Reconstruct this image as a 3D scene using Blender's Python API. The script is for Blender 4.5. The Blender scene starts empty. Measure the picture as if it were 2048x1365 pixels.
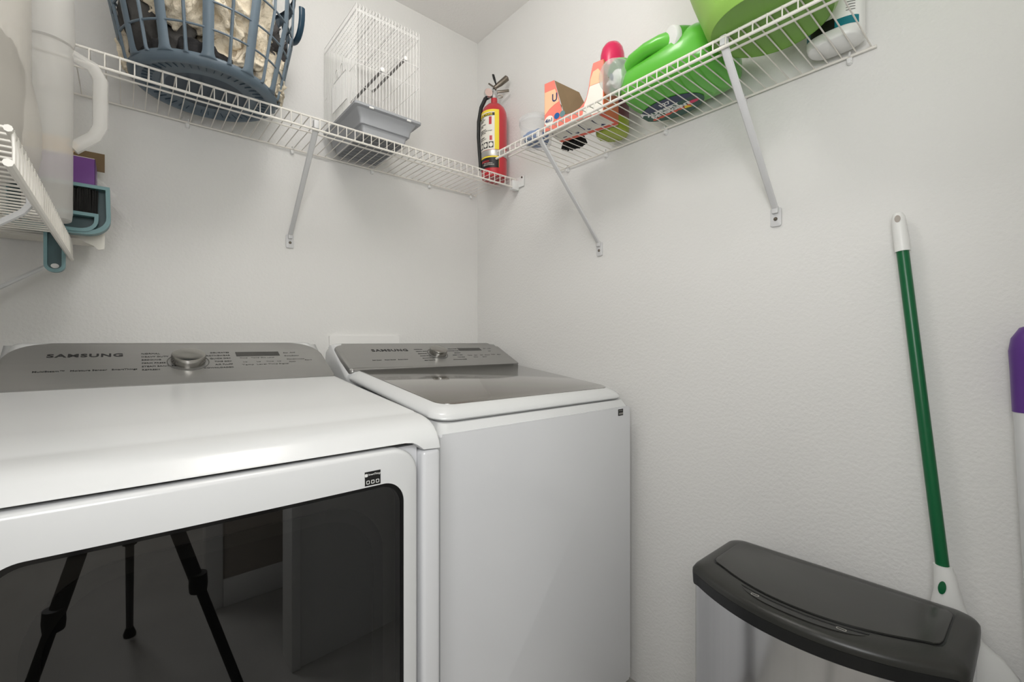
import bpy, bmesh, math, random
from mathutils import Vector, Matrix, noise
random.seed(7)
S = bpy.context.scene
COL = S.collection
PI = math.pi
R = math.radians

# ---------------------------------------------------------------- camera, world, lights, exposure
cam = bpy.data.objects.new('camera', bpy.data.cameras.new('camera'))
COL.objects.link(cam)
cam.data.sensor_width = 36
cam.data.lens = 906 / 2048 * 36
cam.data.clip_start = 0.03
cam.location = (-1.339, -1.833, 1.175)
cam.rotation_euler = (R(90), 0, R(-40.5))
S.camera = cam

W = bpy.data.worlds.new('world')
S.world = W
W.use_nodes = True
W.node_tree.nodes['Background'].inputs[0].default_value = (1.0, 0.97, 0.93, 1)
W.node_tree.nodes['Background'].inputs[1].default_value = 0.8


def area(name, loc, target, size, power, color=(1, 1, 1), sy=None):
    l = bpy.data.lights.new(name, 'AREA')
    l.energy = power
    l.color = color
    l.size = size
    if sy:
        l.shape = 'RECTANGLE'
        l.size_y = sy
    o = bpy.data.objects.new(name, l)
    COL.objects.link(o)
    o.location = loc
    d = Vector(target) - Vector(loc)
    o.rotation_euler = d.to_track_quat('-Z', 'Y').to_euler()
    return o


area('ceiling_bounce_fill', (-1.15, -1.80, 1.75), (-0.75, -1.0, 2.66), 0.4, 5.4, (1.0, 1.0, 1.0))  # added fill light, aimed up to brighten the ceiling
area('right_wall_fill', (-1.50, -1.93, 1.42), (0, -1.15, 0.8), 0.5, 8, (0.98, 0.99, 1.0))  # added fill behind the camera for the right wall and bin
area('hall_fill_light', (-1.9, -3.5, 2.5), (-1.9, -3.5, 0), 0.9, 46, (1, 0.99, 0.97))  # added overhead fill, brightens the hall mirrored in the dryer glass

S.view_settings.view_transform = 'Standard'
S.view_settings.look = 'None'
S.view_settings.gamma = 1
S.view_settings.use_curve_mapping = False
S.view_settings.exposure = 0.0


# ---------------------------------------------------------------- materials
def lin(c):
    return tuple(((x / 255 + 0.055) / 1.055) ** 2.4 if x / 255 > 0.04045 else x / 255 / 12.92 for x in c)


def mat(name, rgb, rough=0.5, metal=0.0, alpha=1.0, bump=None, var=0.0, vscale=8.0, coat=0.0, emit=None, spec=0.5,
        aniso=0.0, trans=0.0, ior=1.45, stretch=None, coord='Object'):
    m = bpy.data.materials.new(name)
    m.use_nodes = True
    nt = m.node_tree
    b = nt.nodes['Principled BSDF']
    c = lin(rgb)
    b.inputs['Base Color'].default_value = (*c, 1)
    b.inputs['Roughness'].default_value = rough
    b.inputs['Metallic'].default_value = metal
    b.inputs['Alpha'].default_value = alpha
    b.inputs['Specular IOR Level'].default_value = spec
    b.inputs['Coat Weight'].default_value = coat
    b.inputs['Coat Roughness'].default_value = 0.08
    b.inputs['IOR'].default_value = ior
    b.inputs['Transmission Weight'].default_value = trans
    b.inputs['Anisotropic'].default_value = aniso
    if emit:
        b.inputs['Emission Color'].default_value = (*lin(emit[0]), 1)
        b.inputs['Emission Strength'].default_value = emit[1]
    tc = nt.nodes.new('ShaderNodeTexCoord')
    out = tc.outputs[coord]
    if stretch:
        mp = nt.nodes.new('ShaderNodeMapping')
        mp.inputs['Scale'].default_value = stretch
        nt.links.new(out, mp.inputs[0])
        out = mp.outputs[0]
    if var:
        n = nt.nodes.new('ShaderNodeTexNoise')
        n.inputs['Scale'].default_value = vscale
        n.inputs['Detail'].default_value = 4
        nt.links.new(out, n.inputs['Vector'])
        mx = nt.nodes.new('ShaderNodeMix')
        mx.data_type = 'RGBA'
        mx.inputs[6].default_value = (*[x * (1 - var) for x in c], 1)
        mx.inputs[7].default_value = (*[min(1, x * (1 + var)) for x in c], 1)
        nt.links.new(n.outputs[0], mx.inputs[0])
        nt.links.new(mx.outputs[2], b.inputs['Base Color'])
    if bump:
        scale, dist, detail = bump
        n2 = nt.nodes.new('ShaderNodeTexNoise')
        n2.inputs['Scale'].default_value = scale
        n2.inputs['Detail'].default_value = detail
        n2.inputs['Roughness'].default_value = 0.55
        nt.links.new(out, n2.inputs['Vector'])
        bp = nt.nodes.new('ShaderNodeBump')
        bp.inputs['Strength'].default_value = 1
        bp.inputs['Distance'].default_value = dist
        nt.links.new(n2.outputs[0], bp.inputs['Height'])
        nt.links.new(bp.outputs[0], b.inputs['Normal'])
    return m


WALL = mat('orange_peel_wall_paint', (222, 221, 218), 0.75, bump=(115, 0.0013, 3), var=0.012, vscale=2)
CEIL = mat('ceiling_paint', (234, 232, 229), 0.85, bump=(90, 0.0012, 3), var=0.012, vscale=2)
FLOOR = mat('grey_vinyl_floor', (172, 170, 165), 0.45, var=0.18, vscale=5, bump=(30, 0.0006, 3))
TRIM = mat('white_trim_paint', (232, 231, 228), 0.4, var=0.01)
ENAMEL = mat('white_appliance_enamel', (212, 213, 215), 0.16, var=0.006, spec=0.5, coat=0.25)
ENAMEL2 = mat('white_appliance_plastic', (212, 213, 213), 0.2, var=0.006, spec=0.5)
PANELGREY = mat('grey_brushed_console', (152, 151, 148), 0.3, 0.55, var=0.04, vscale=60, stretch=(0.04, 1, 1))
PANELTOP = mat('tinted_lid_glass', (92, 87, 80), 0.09, 0.0, var=0.05, vscale=70, coat=1.0, stretch=(0.05, 1, 1), spec=1.0)
PRINT = mat('dark_grey_print', (38, 38, 38), 0.5, var=0.02)
FAINT = mat('faint_grey_print', (92, 91, 88), 0.5, var=0.02)
DISPLAY = mat('dark_display', (52, 51, 48), 0.2, var=0.02)
METAL = mat('spun_metal', (172, 170, 165), 0.2, 1.0, aniso=0.6, var=0.05, vscale=80, stretch=(1, 1, 0.05))
CHROME = mat('chrome', (205, 205, 205), 0.12, 1.0, var=0.02)
DARKGAP = mat('shadow_gap', (60, 61, 62), 0.6, var=0.02)
DARKIN = mat('drum_shade_black', (22, 22, 22), 0.5, var=0.1)
DRUM = mat('dark_drum_ring', (54, 53, 50), 0.4, var=0.05)
BEZEL = mat('black_glass_bezel', (12, 12, 13), 0.12, var=0.02)
WIRE = mat('white_vinyl_wire', (226, 222, 214), 0.35, var=0.015, vscale=20)
BRACE = mat('white_painted_steel', (206, 206, 206), 0.4, var=0.02, vscale=15)
CLIP = mat('white_clip_plastic', (226, 226, 224), 0.45, var=0.015)
STEEL = mat('brushed_stainless', (206, 206, 208), 0.17, 1.0, var=0.05, vscale=120, aniso=0.4, stretch=(1, 1, 0.02))
BLACKP = mat('black_satin_plastic', (44, 44, 41), 0.33, var=0.05, vscale=6, bump=(600, 0.00006, 2))
BLACKG = mat('black_lid_panel', (52, 52, 49), 0.3, var=0.05, vscale=6)
BLACKD = mat('deep_black_band', (17, 18, 19), 0.35, var=0.05)
ICON = mat('pale_icon_print', (150, 148, 142), 0.5, var=0.02)
GREENP = mat('green_painted_pole', (8, 92, 52), 0.3, var=0.06, vscale=12, stretch=(1, 1, 0.2))
WHITEP = mat('white_plastic', (226, 226, 223), 0.35, var=0.02, vscale=10)
PURPLE = mat('purple_rubber', (88, 48, 128), 0.35, var=0.05)
ALU = mat('pale_mop_tube', (214, 214, 214), 0.3, 0.1, var=0.02)
RED = mat('red_enamel', (186, 40, 50), 0.28, coat=0.5, var=0.04)
REDD = mat('dark_red_enamel', (140, 22, 30), 0.35, var=0.04)
YEL = mat('yellow_label', (238, 214, 62), 0.5, var=0.02)
PAPER = mat('white_paper_label', (228, 224, 214), 0.55, var=0.03, vscale=30)
BLACKL = mat('black_label', (22, 22, 22), 0.45, var=0.03)
RUBBER = mat('black_rubber', (26, 26, 26), 0.5, var=0.08)
LEVER = mat('worn_metal_lever', (120, 112, 102), 0.32, 0.9, var=0.1, vscale=30)
BASKET = mat('slate_blue_plastic', (92, 106, 117), 0.42, var=0.04, vscale=12)
BASKETD = mat('dark_blue_handle', (34, 62, 80), 0.35, var=0.05)
CREAM = mat('cream_cotton', (222, 210, 188), 0.9, var=0.05, vscale=14, bump=(44, 0.012, 4))
CHARC = mat('charcoal_cloth', (74, 72, 70), 0.95, var=0.12, vscale=14, bump=(24, 0.006, 5))
BLKC = mat('black_cloth', (44, 43, 44), 0.95, var=0.12, vscale=20, bump=(28, 0.005, 5))
GREYC = mat('grey_knit_cloth', (98, 95, 95), 0.95, var=0.12, vscale=30, bump=(40, 0.004, 5))
CAGEW = mat('white_cage_wire', (232, 231, 228), 0.35, var=0.01)
TRAYG = mat('grey_tray_plastic', (164, 166, 170), 0.4, var=0.02)
TRAYD = mat('dark_tray_grate', (108, 110, 113), 0.5, var=0.15, vscale=30)
PERCH = mat('grey_perch', (150, 148, 145), 0.5, var=0.03)
LIME = mat('lime_flexible_plastic', (138, 180, 82), 0.38, var=0.05, vscale=6)
LIMED = mat('lime_shaded_underside', (112, 158, 62), 0.45, var=0.06, vscale=8)  # same lime plastic, shade of the underside put into a darker colour
JUG = mat('bright_green_jug', (92, 180, 58), 0.28, var=0.05, vscale=7, coat=0.2)
JUG2 = mat('green_jug_neck', (88, 166, 62), 0.3, var=0.05)
NAVY = mat('navy_label', (22, 40, 74), 0.4, var=0.08)
DGREEN = mat('dark_green_label', (18, 74, 58), 0.4, var=0.08)
BERRY = mat('berry_print', (206, 42, 92), 0.4, var=0.1)
FRUIT = mat('orange_red_print', (222, 84, 56), 0.4, var=0.12, vscale=30)
FYEL = mat('yellow_print', (232, 200, 40), 0.4, var=0.05)
CLEAR = mat('clear_plastic', (228, 232, 228), 0.12, alpha=0.36, var=0.01)
CLEAR2 = mat('clear_tub_plastic', (226, 228, 228), 0.2, alpha=0.24, var=0.01)
FROST = mat('frosted_plastic', (212, 210, 205), 0.42, alpha=0.48, var=0.02, vscale=5)
FROST2 = mat('frosted_jar_plastic', (206, 202, 194), 0.4, alpha=0.42, var=0.02, vscale=5)
JARM = mat('thin_frosted_plastic', (214, 209, 200), 0.35, alpha=0.46, var=0.02)
KIBBLE = mat('grey_brown_contents', (78, 73, 65), 0.9, var=0.35, vscale=26, bump=(60, 0.006, 4))
MAGENTA = mat('magenta_cap', (212, 26, 84), 0.25, var=0.03, coat=0.3)
CORAL = mat('coral_box_print', (232, 124, 108), 0.5, var=0.06)
PEACH = mat('peach_box_print', (238, 190, 150), 0.5, var=0.06)
ORANGE = mat('orange_box_print', (214, 112, 62), 0.5, var=0.1)
CARD = mat('grey_brown_cardboard', (158, 142, 122), 0.8, var=0.07, vscale=30)
CARDD = mat('brown_cardboard', (120, 100, 74), 0.85, var=0.08, vscale=30)
BLUE = mat('blue_plastic', (30, 92, 156), 0.35, var=0.08)
BRISTLE = mat('black_bristle', (24, 23, 22), 0.7, var=0.2, vscale=60)
OLIVE = mat('olive_green_plastic', (158, 172, 62), 0.35, var=0.12, vscale=20)
PLUM = mat('plum_label', (104, 52, 62), 0.45, var=0.35, vscale=40)
TEAL = mat('teal_plastic', (100, 134, 137), 0.42, var=0.04, vscale=12)
TEALD = mat('dark_teal_plastic', (54, 82, 85), 0.42, var=0.05, vscale=12)
TEALL = mat('teal_label', (0, 112, 124), 0.45, var=0.03)
PURB = mat('purple_box_print', (104, 54, 128), 0.45, var=0.06)
KRAFT = mat('kraft_food_print', (214, 178, 128), 0.6, var=0.2, vscale=40)
BOXBR = mat('recess_shade_tan', (150, 138, 116), 0.7, var=0.1)
FILM = mat('clear_wrap_film', (232, 230, 228), 0.2, alpha=0.22, bump=(30, 0.01, 4), var=0.02)
LAMPM = mat('lit_lamp_diffuser', (255, 250, 240), 0.5, emit=((255, 252, 249), 22.5), var=0.01)
NAVYT = mat('navy_text', (36, 46, 92), 0.5, var=0.02)
GAUGE = mat('pressure_gauge_face', (206, 180, 172), 0.3, var=0.1, vscale=60)


def glass_mat():
    m = bpy.data.materials.new('smoked_door_glass')
    m.use_nodes = True
    nt = m.node_tree
    nt.nodes.clear()
    o = nt.nodes.new('ShaderNodeOutputMaterial')
    tr = nt.nodes.new('ShaderNodeBsdfTransparent')
    tr.inputs[0].default_value = (0.36, 0.355, 0.345, 1)
    gl = nt.nodes.new('ShaderNodeBsdfGlossy')
    gl.inputs[0].default_value = (0.95, 0.97, 1, 1)
    gl.inputs['Roughness'].default_value = 0.012
    fr = nt.nodes.new('ShaderNodeFresnel')
    fr.inputs[0].default_value = 1.9
    mx = nt.nodes.new('ShaderNodeMixShader')
    nt.links.new(fr.outputs[0], mx.inputs[0])
    nt.links.new(tr.outputs[0], mx.inputs[1])
    nt.links.new(gl.outputs[0], mx.inputs[2])
    nt.links.new(mx.outputs[0], o.inputs[0])
    return m


GLASS = glass_mat()


# ---------------------------------------------------------------- geometry helpers
def B():
    return bmesh.new()


def add_faces(bm, vs, fs):
    v = [bm.verts.new(p) for p in vs]
    for f in fs:
        try:
            bm.faces.new([v[i] for i in f])
        except ValueError:
            pass
    return v


def box(bm, lo, hi, bev=0.0, seg=2, M=None):
    t = bmesh.new()
    x0, y0, z0 = lo
    x1, y1, z1 = hi
    add_faces(t, [(x0, y0, z0), (x1, y0, z0), (x1, y1, z0), (x0, y1, z0), (x0, y0, z1), (x1, y0, z1), (x1, y1, z1), (x0, y1, z1)],
              [(0, 3, 2, 1), (4, 5, 6, 7), (0, 1, 5, 4), (1, 2, 6, 5), (2, 3, 7, 6), (3, 0, 4, 7)])
    if bev:
        bmesh.ops.bevel(t, geom=list(t.edges), offset=bev, segments=seg, affect='EDGES', profile=0.5)
    merge(bm, t, M)


def merge(bm, t, M=None):
    if M is not None:
        bmesh.ops.transform(t, matrix=M, verts=t.verts)
    t.verts.index_update()
    v = [bm.verts.new(x.co) for x in t.verts]
    for f in t.faces:
        try:
            bm.faces.new([v[x.index] for x in f.verts])
        except ValueError:
            pass
    t.free()


def tube(bm, pts, r, n=8, closed=False, cap=True, flat=1.0, up=None):
    pts = [Vector(p) for p in pts]
    N = len(pts)
    rs = r if isinstance(r, (list, tuple)) else [r] * N
    rings = []
    prev = None
    for i, p in enumerate(pts):
        a = pts[(i - 1) % N] if (closed or i > 0) else p
        b = pts[(i + 1) % N] if (closed or i < N - 1) else p
        t = (b - a)
        if t.length < 1e-9:
            t = Vector((0, 0, 1))
        t.normalize()
        if prev is None:
            ref = Vector(up) if up else (Vector((0, 0, 1)) if abs(t.z) < 0.9 else Vector((1, 0, 0)))
            u = (ref - t * ref.dot(t)).normalized()
        else:
            u = (prev - t * prev.dot(t))
            u = u.normalized() if u.length > 1e-6 else prev
        prev = u
        w = t.cross(u)
        rings.append([bm.verts.new(p + (u * math.cos(2 * PI * k / n) + w * math.sin(2 * PI * k / n) * flat) * rs[i]) for k in range(n)])
    M = N if closed else N - 1
    for i in range(M):
        A, Bq = rings[i], rings[(i + 1) % N]
        for k in range(n):
            bm.faces.new([A[k], A[(k + 1) % n], Bq[(k + 1) % n], Bq[k]])
    if cap and not closed:
        bm.faces.new(rings[0][::-1])
        bm.faces.new(rings[-1])


def loft(bm, rings, cap=True, closed=True):
    vr = [[bm.verts.new(p) for p in r] for r in rings]
    n = len(vr[0])
    for a, b in zip(vr[:-1], vr[1:]):
        for k in range(n if closed else n - 1):
            try:
                bm.faces.new([a[k], a[(k + 1) % n], b[(k + 1) % n], b[k]])
            except ValueError:
                pass
    if cap:
        bm.faces.new(vr[0][::-1])
        bm.faces.new(vr[-1])
    return vr


def lathe(bm, prof, c, n=32, M=None, sx=1, sy=1, cap=True, a0=0, a1=2 * PI):
    t = bmesh.new()
    full = abs(a1 - a0 - 2 * PI) < 1e-6
    m = n if full else n + 1
    rings = []
    for (r, z) in prof:
        rings.append([(r * sx * math.cos(a0 + (a1 - a0) * k / n), r * sy * math.sin(a0 + (a1 - a0) * k / n), z) for k in range(m)])
    loft(t, rings, cap=cap and full, closed=full)
    X = Matrix.Translation(Vector(c))
    if M is not None:
        X = X @ M
    merge(bm, t, X)


def prism(bm, poly, f, w0, w1, bev=0.0, seg=2):
    """poly: 2D outline, f(u,v,w)->3D; optional bevel around both caps"""
    t = bmesh.new()
    a = [t.verts.new(f(u, v, w0)) for u, v in poly]
    b = [t.verts.new(f(u, v, w1)) for u, v in poly]
    n = len(poly)
    fa = t.faces.new(a[::-1])
    fb = t.faces.new(b)
    for k in range(n):
        t.faces.new([a[k], a[(k + 1) % n], b[(k + 1) % n], b[k]])
    if bev:
        es = [e for e in t.edges if (e in fa.edges) or (e in fb.edges)]
        bmesh.ops.bevel(t, geom=es, offset=bev, segments=seg, affect='EDGES', profile=0.5)
    bmesh.ops.recalc_face_normals(t, faces=t.faces)
    merge(bm, t)


def rrect(x0, y0, x1, y1, r, n=6):
    rs = r if isinstance(r, (list, tuple)) else [r] * 4
    out = []
    for (cx, cy, a, q) in ((x1, y1, 0, 0), (x0, y1, 90, 1), (x0, y0, 180, 2), (x1, y0, 270, 3)):
        rr = rs[q]
        sx = -1 if cx == x1 else 1
        sy = -1 if cy == y1 else 1
        if rr <= 0:
            out.append((cx, cy))
            continue
        for k in range(n + 1):
            t = R(a + 90 * k / n)
            out.append((cx + sx * rr + rr * math.cos(t), cy + sy * rr + rr * math.sin(t)))
    return out


def frame(bm, outer, inner, f, w0, w1):
    """ring between two outlines with the same number of points"""
    n = len(outer)
    t = bmesh.new()
    A = [[t.verts.new(f(u, v, w)) for u, v in P] for P, w in ((outer, w0), (outer, w1), (inner, w1), (inner, w0))]
    for i in range(4):
        a, b = A[i], A[(i + 1) % 4]
        for k in range(n):
            t.faces.new([a[k], a[(k + 1) % n], b[(k + 1) % n], b[k]])
    bmesh.ops.recalc_face_normals(t, faces=t.faces)
    merge(bm, t)


POS = {}


def build(name, bm, m, parent=None, angle=38, smooth=True, at=None):
    base = Vector(at) if at is not None else (POS[parent.name] if parent else Vector((0, 0, 0)))
    if parent is None and at is None:
        vs = [v.co for v in bm.verts]
        base = Vector((sum(v.x for v in vs) / len(vs), sum(v.y for v in vs) / len(vs), min(v.z for v in vs)))
    bmesh.ops.translate(bm, verts=bm.verts, vec=-base)
    me = bpy.data.meshes.new(name)
    bm.to_mesh(me)
    bm.free()
    if smooth:
        me.shade_smooth()
        me.set_sharp_from_angle(angle=R(angle))
    me.materials.append(m)
    o = bpy.data.objects.new(name, me)
    COL.objects.link(o)
    if parent:
        o.parent = parent
        o.location = base - POS[parent.name]
    else:
        o.location = base
    POS[o.name] = base
    return o


def share(o, parent, loc):
    c = o.copy()
    COL.objects.link(c)
    c.parent = parent
    c.location = Vector(loc) - POS[parent.name]
    POS[c.name] = Vector(loc)
    return c


def thing(name, loc, label, cat, group=None):
    o = bpy.data.objects.new(name, None)
    o.empty_display_size = 0.05
    COL.objects.link(o)
    o.location = loc
    POS[o.name] = Vector(loc)
    tag(o, label, cat, group)
    return o


def tag(o, label, cat, group=None):
    o['label'] = label
    o['category'] = cat
    if group:
        o['group'] = group
    return o


def struct(o):
    o['kind'] = 'structure'
    return o


def text_bm(bm, s, h, M, xs=1.0, bold=0.0, align='LEFT', depth=0.0003, sp=1.0):
    cu = bpy.data.curves.new('t', 'FONT')
    cu.body = s
    cu.size = h * 1.4
    cu.extrude = depth
    cu.offset = bold
    cu.align_x = align
    cu.space_character = sp
    cu.resolution_u = 3
    o = bpy.data.objects.new('t', cu)
    me = bpy.data.meshes.new_from_object(o)
    t = bmesh.new()
    t.from_mesh(me)
    bpy.data.objects.remove(o)
    bpy.data.meshes.remove(me)
    bpy.data.curves.remove(cu)
    merge(bm, t, M @ Matrix.Diagonal((xs, 1, 1, 1)))


def basis(o, u, v):
    """matrix with origin o, x axis u, y axis v, z = u x v"""
    u = Vector(u).normalized()
    v = Vector(v).normalized()
    w = u.cross(v).normalized()
    v = w.cross(u)
    return Matrix(((u.x, v.x, w.x, o[0]), (u.y, v.y, w.y, o[1]), (u.z, v.z, w.z, o[2]), (0, 0, 0, 1)))


# ---------------------------------------------------------------- the room
H = 2.661
bm = B(); box(bm, (-3.2, -4.6, -0.06), (0.1, 0.1, 0)); struct(build('floor', bm, FLOOR, smooth=False))
bm = B(); box(bm, (-3.2, -4.6, H), (0.1, 0.1, H + 0.06)); struct(build('ceiling', bm, CEIL, smooth=False))
bm = B(); box(bm, (-3.2, 0, 0), (0.1, 0.1, H)); struct(build('wall_back', bm, WALL, smooth=False))
bm = B(); box(bm, (0, -4.6, 0), (0.1, 0, H)); struct(build('wall_right', bm, WALL, smooth=False))
bm = B(); box(bm, (-1.89, -2.07, 0), (-1.79, 0, H)); struct(build('wall_left', bm, WALL, smooth=False))
GREIGE = mat('greige_for_dim_hall', (168, 160, 150), 0.8, bump=(110, 0.0012, 3), var=0.02, vscale=2)  # dimness of the hall put into the wall colour so the trim stands out
bm = B(); box(bm, (-0.84, -2.07, 0), (0, -1.97, H)); box(bm, (-1.79, -2.07, 2.06), (-0.84, -1.97, H))
struct(build('wall_front', bm, WALL, smooth=False))
bm = B(); box(bm, (-1.02, -2.70, 0), (0, -2.6, H)); struct(build('wall_hall_near', bm, GREIGE, smooth=False))
bm = B(); box(bm, (-3.2, -4.7, 0), (0.1, -4.6, H)); struct(build('wall_hall_far', bm, GREIGE, smooth=False))
bm = B(); box(bm, (-3.3, -4.6, 0), (-3.2, 0.1, H)); struct(build('wall_hall_side', bm, GREIGE, smooth=False))
bm = B(); box(bm, (-1.095, -2.715, 0), (-1.02, -2.585, H - 0.005), 0.006); struct(build('trim_1', bm, TRIM))
bm = B(); box(bm, (-0.875, -2.085, 0), (-0.84, -1.955, 2.06), 0.005); box(bm, (-1.79, -2.085, 2.06), (-0.84, -1.955, 2.12), 0.005); struct(build('trim_2', bm, TRIM))
bm = B(); box(bm, (-1.02, -2.6, 0), (0, -2.586, 0.12), 0.003); struct(build('baseboard_hall_near', bm, TRIM))
bm = B(); box(bm, (-3.2, -4.6, 0), (0, -4.586, 0.1), 0.003); struct(build('baseboard_hall_far', bm, TRIM))

# ceiling lamp
lamp = thing('ceiling_light', (-0.95, -0.95, H), 'white globe lamp on a short stem at the laundry ceiling', 'light')
bm = B(); lathe(bm, [(0.065, 0), (0.068, -0.008), (0.05, -0.02), (0.014, -0.026), (0.014, -0.06), (0.05, -0.065), (0.052, -0.078)], (-0.95, -0.95, H), 40); build('stem', bm, BRACE, lamp)
bm = B(); lathe(bm, [(0.001, -0.066)] + [(0.12 * math.sin(PI * k / 20), -0.18 + 0.115 * math.cos(PI * k / 20)) for k in range(1, 20)] + [(0.001, -0.295)], (-0.95, -0.95, H), 40); build('globe', bm, LAMPM, lamp)


# ---------------------------------------------------------------- washer supply box on the back wall
ob = thing('laundry_outlet_box', (-0.578, 0, 1.0), 'white plastic laundry outlet box set in the back wall', 'outlet box')
f = lambda u, v, w: (u, w, v)
bm = B(); frame(bm, rrect(-0.727, 0.93, -0.43, 1.197, 0.004), rrect(-0.688, 0.97, -0.47, 1.157, 0.008), f, -0.012, 0.0)
build('cover_frame', bm, TRIM, ob)
bm = B(); box(bm, (-0.688, -0.003, 0.97), (-0.47, -0.0005, 1.157)); build('recess', bm, BOXBR, ob)  # flat panel, shade of the recess put into its tan colour


# ---------------------------------------------------------------- wire shelves
def shelf(name, label, along, a0, a1, depth, zt, drop, mid, wall_off, braces, clips, zslope=0.0, spacing=0.0288, start=None, rail=0.0033, wire=0.00155):
    """along: 'x' (back wall), 'y' (right wall) or 'L' (left wall)"""
    if along == 'x':
        P = lambda a, d, z: Vector((a, -d, z))
        root = ((a0 + a1) / 2, -depth / 2, zt)
    elif along == 'y':
        P = lambda a, d, z: Vector((-d, a, z))
        root = (-depth / 2, (a0 + a1) / 2, zt)
    else:
        P = lambda a, d, z: Vector((-1.79 + d, a, z))
        root = (-1.79 + depth / 2, (a0 + a1) / 2, zt)
    t = thing(name, root, label, 'shelf')
    g = [B() for _ in range(4)]
    e = 0.006
    tube(g[0], [P(a0 - e, wall_off, zt), P(a1 + e, wall_off, zt)], rail, 8)
    tube(g[1], [P(a0 - e, depth, zt), P(a1 + e, depth, zt)], rail, 8)
    tube(g[2], [P(a0 - e - 0.008, depth + 0.001, zt - drop), P(a1 + e + 0.008, depth + 0.001, zt - drop)], rail * 1.12, 8)
    tube(g[3], [P(a0 - e, mid, zt - 0.0045), P(a1 + e, mid, zt - 0.0045)], rail * 0.9, 8)
    build('back_rail', g[0], WIRE, t)
    build('front_rail', g[1], WIRE, t)
    build('lower_front_rail', g[2], WIRE, t)
    build('middle_rail', g[3], WIRE, t)
    bm = B()
    s = start if start is not None else a0 + 0.004
    r = wire
    tube(bm, [P(s, wall_off - 0.003, zt + 0.003), P(s, depth - 0.004, zt + 0.0035), P(s, depth + 0.003, zt + 0.001), P(s, depth + 0.004, zt - drop * 0.5), P(s, depth + 0.004, zt - drop)], r, 6)
    w = build('deck_wire', bm, WIRE, t, at=P(s, depth, zt))
    k = 1
    while s + k * spacing < a1 - 0.002:
        share(w, t, P(s + k * spacing, depth, zt))
        k += 1
    for c in clips:
        bm = B()
        q = P(c, 0, zt)
        ax = Vector((1, 0, 0)) if along == 'x' else Vector((0, 1, 0))
        nrm = P(0, 1, 0) - P(0, 0, 0)
        Mx = basis(q + nrm * 0.0, ax, (0, 0, 1))
        if along == 'y':
            Mx = basis(q, -ax, (0, 0, 1))
        # body: rounded block hooking the rail, screw collar under it
        box(bm, (-0.006, -0.017, 0.0005), (0.006, 0.006, 0.010), 0.003, 2, Mx)
        lathe(bm, [(0.0062, 0.0005), (0.0065, 0.006), (0.004, 0.0125), (0.001, 0.013)], (0, 0, 0), 12, Mx @ Matrix.Translation((0, -0.012, 0)))
        tube(bm, [Mx @ Vector((-0.002, 0.004, 0.004)), Mx @ Vector((0, 0.0085, 0.007)), Mx @ Vector((0.002, 0.007, 0.015)), Mx @ Vector((0.002, -0.002, 0.017))], 0.0025, 8)
        build('wall_clip', bm, CLIP, t)
    for (bt, bf, fz) in braces:
        bm = B()
        top = P(bt, depth - 0.006, zt - drop + 0.012)
        bend = P(bt, depth - 0.018, zt - drop - 0.008)
        foot = P(bf, 0.012, fz + 0.028)
        nrm = (P(0, 1, 0) - P(0, 0, 0))
        lat = nrm.cross(Vector((0, 0, 1)))
        # channel section strut
        tube(bm, [top, bend, foot], [0.0095, 0.0095, 0.0085], 8, flat=0.55, up=tuple(lat))
        br = build('support_brace', bm, BRACE, t, at=foot)
        bm = B()
        box(bm, tuple(top - Vector((0.008, 0.008, 0.006))), tuple(top + Vector((0.008, 0.008, 0.010 + drop * 0.3))), 0.003)
        build('hook_top', bm, BRACE, br)
        bm = B()
        Mx = basis(P(bf, 0, fz), lat, (0, 0, 1))
        if (Mx.to_3x3() @ Vector((0, 0, 1))).dot(nrm) < 0:
            Mx = basis(P(bf, 0, fz), -lat, (0, 0, 1))
        t2 = B()
        prism(t2, rrect(-0.0135, -0.022, 0.0135, 0.028, 0.005, 4), lambda u, v, w_: (u, v, w_), 0.0005, 0.006, 0.0015)
        merge(bm, t2, Mx)
        box(bm, (-0.008, 0.012, 0.005), (0.008, 0.032, 0.014), 0.003, 2, Mx)
        build('foot_plate', bm, BRACE, br)
        bm = B()
        lathe(bm, [(0.0048, 0.0055), (0.005, 0.0075), (0.003, 0.0095), (0.0006, 0.0098)], (0, 0, 0), 14, Mx @ Matrix.Translation((0, -0.002, 0)))
        build('screw', bm, LEVER, br)
    return t, P


sb, PB = shelf('wire_shelf', 'long white wire shelf high on the back wall holding the laundry basket and cage', 'x', -1.785, -0.022, 0.311, 1.8935, 0.037, 0.205, 0.010,
               [(-0.869, -0.870, 1.545)], [-1.183, -0.863, -0.551, -0.277, -0.045])
# wall end bracket of the back shelf
bm = B(); box(bm, (-0.040, -0.318, 1.846), (-0.0025, -0.296, 1.888), 0.003); box(bm, (-0.007, -0.352, 1.858), (-0.001, -0.29, 1.906), 0.004)
eb = build('end_bracket', bm, CLIP, sb)
bm = B(); lathe(bm, [(0.004, 0), (0.004, 0.003), (0.001, 0.004)], (-0.0075, -0.342, 1.898), 10, Matrix.Rotation(R(-90), 4, 'Y')); build('screw', bm, LEVER, eb)

sr, PR = shelf('wire_shelf', 'white wire shelf on the right wall holding the green jug and lime tub', 'y', -1.577, -0.556, 0.311, 1.862, 0.023, 0.258, 0.010,
               [(-0.760, -0.768, 1.512), (-1.364, -1.366, 1.506)], [-0.612, -0.800, -1.04, -1.285, -1.53])

sl, PL = shelf('wire_shelf', 'lower white wire shelf on the left wall, nearest the camera, under frosted containers', 'L', -0.975, -0.115, 0.338, 1.4455, 0.046, 0.17, 0.012,
               [(-0.72, -0.72, 1.10), (-0.135, -0.135, 1.13)], [-0.9, -0.5], rail=0.0047, wire=0.0020)


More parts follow.
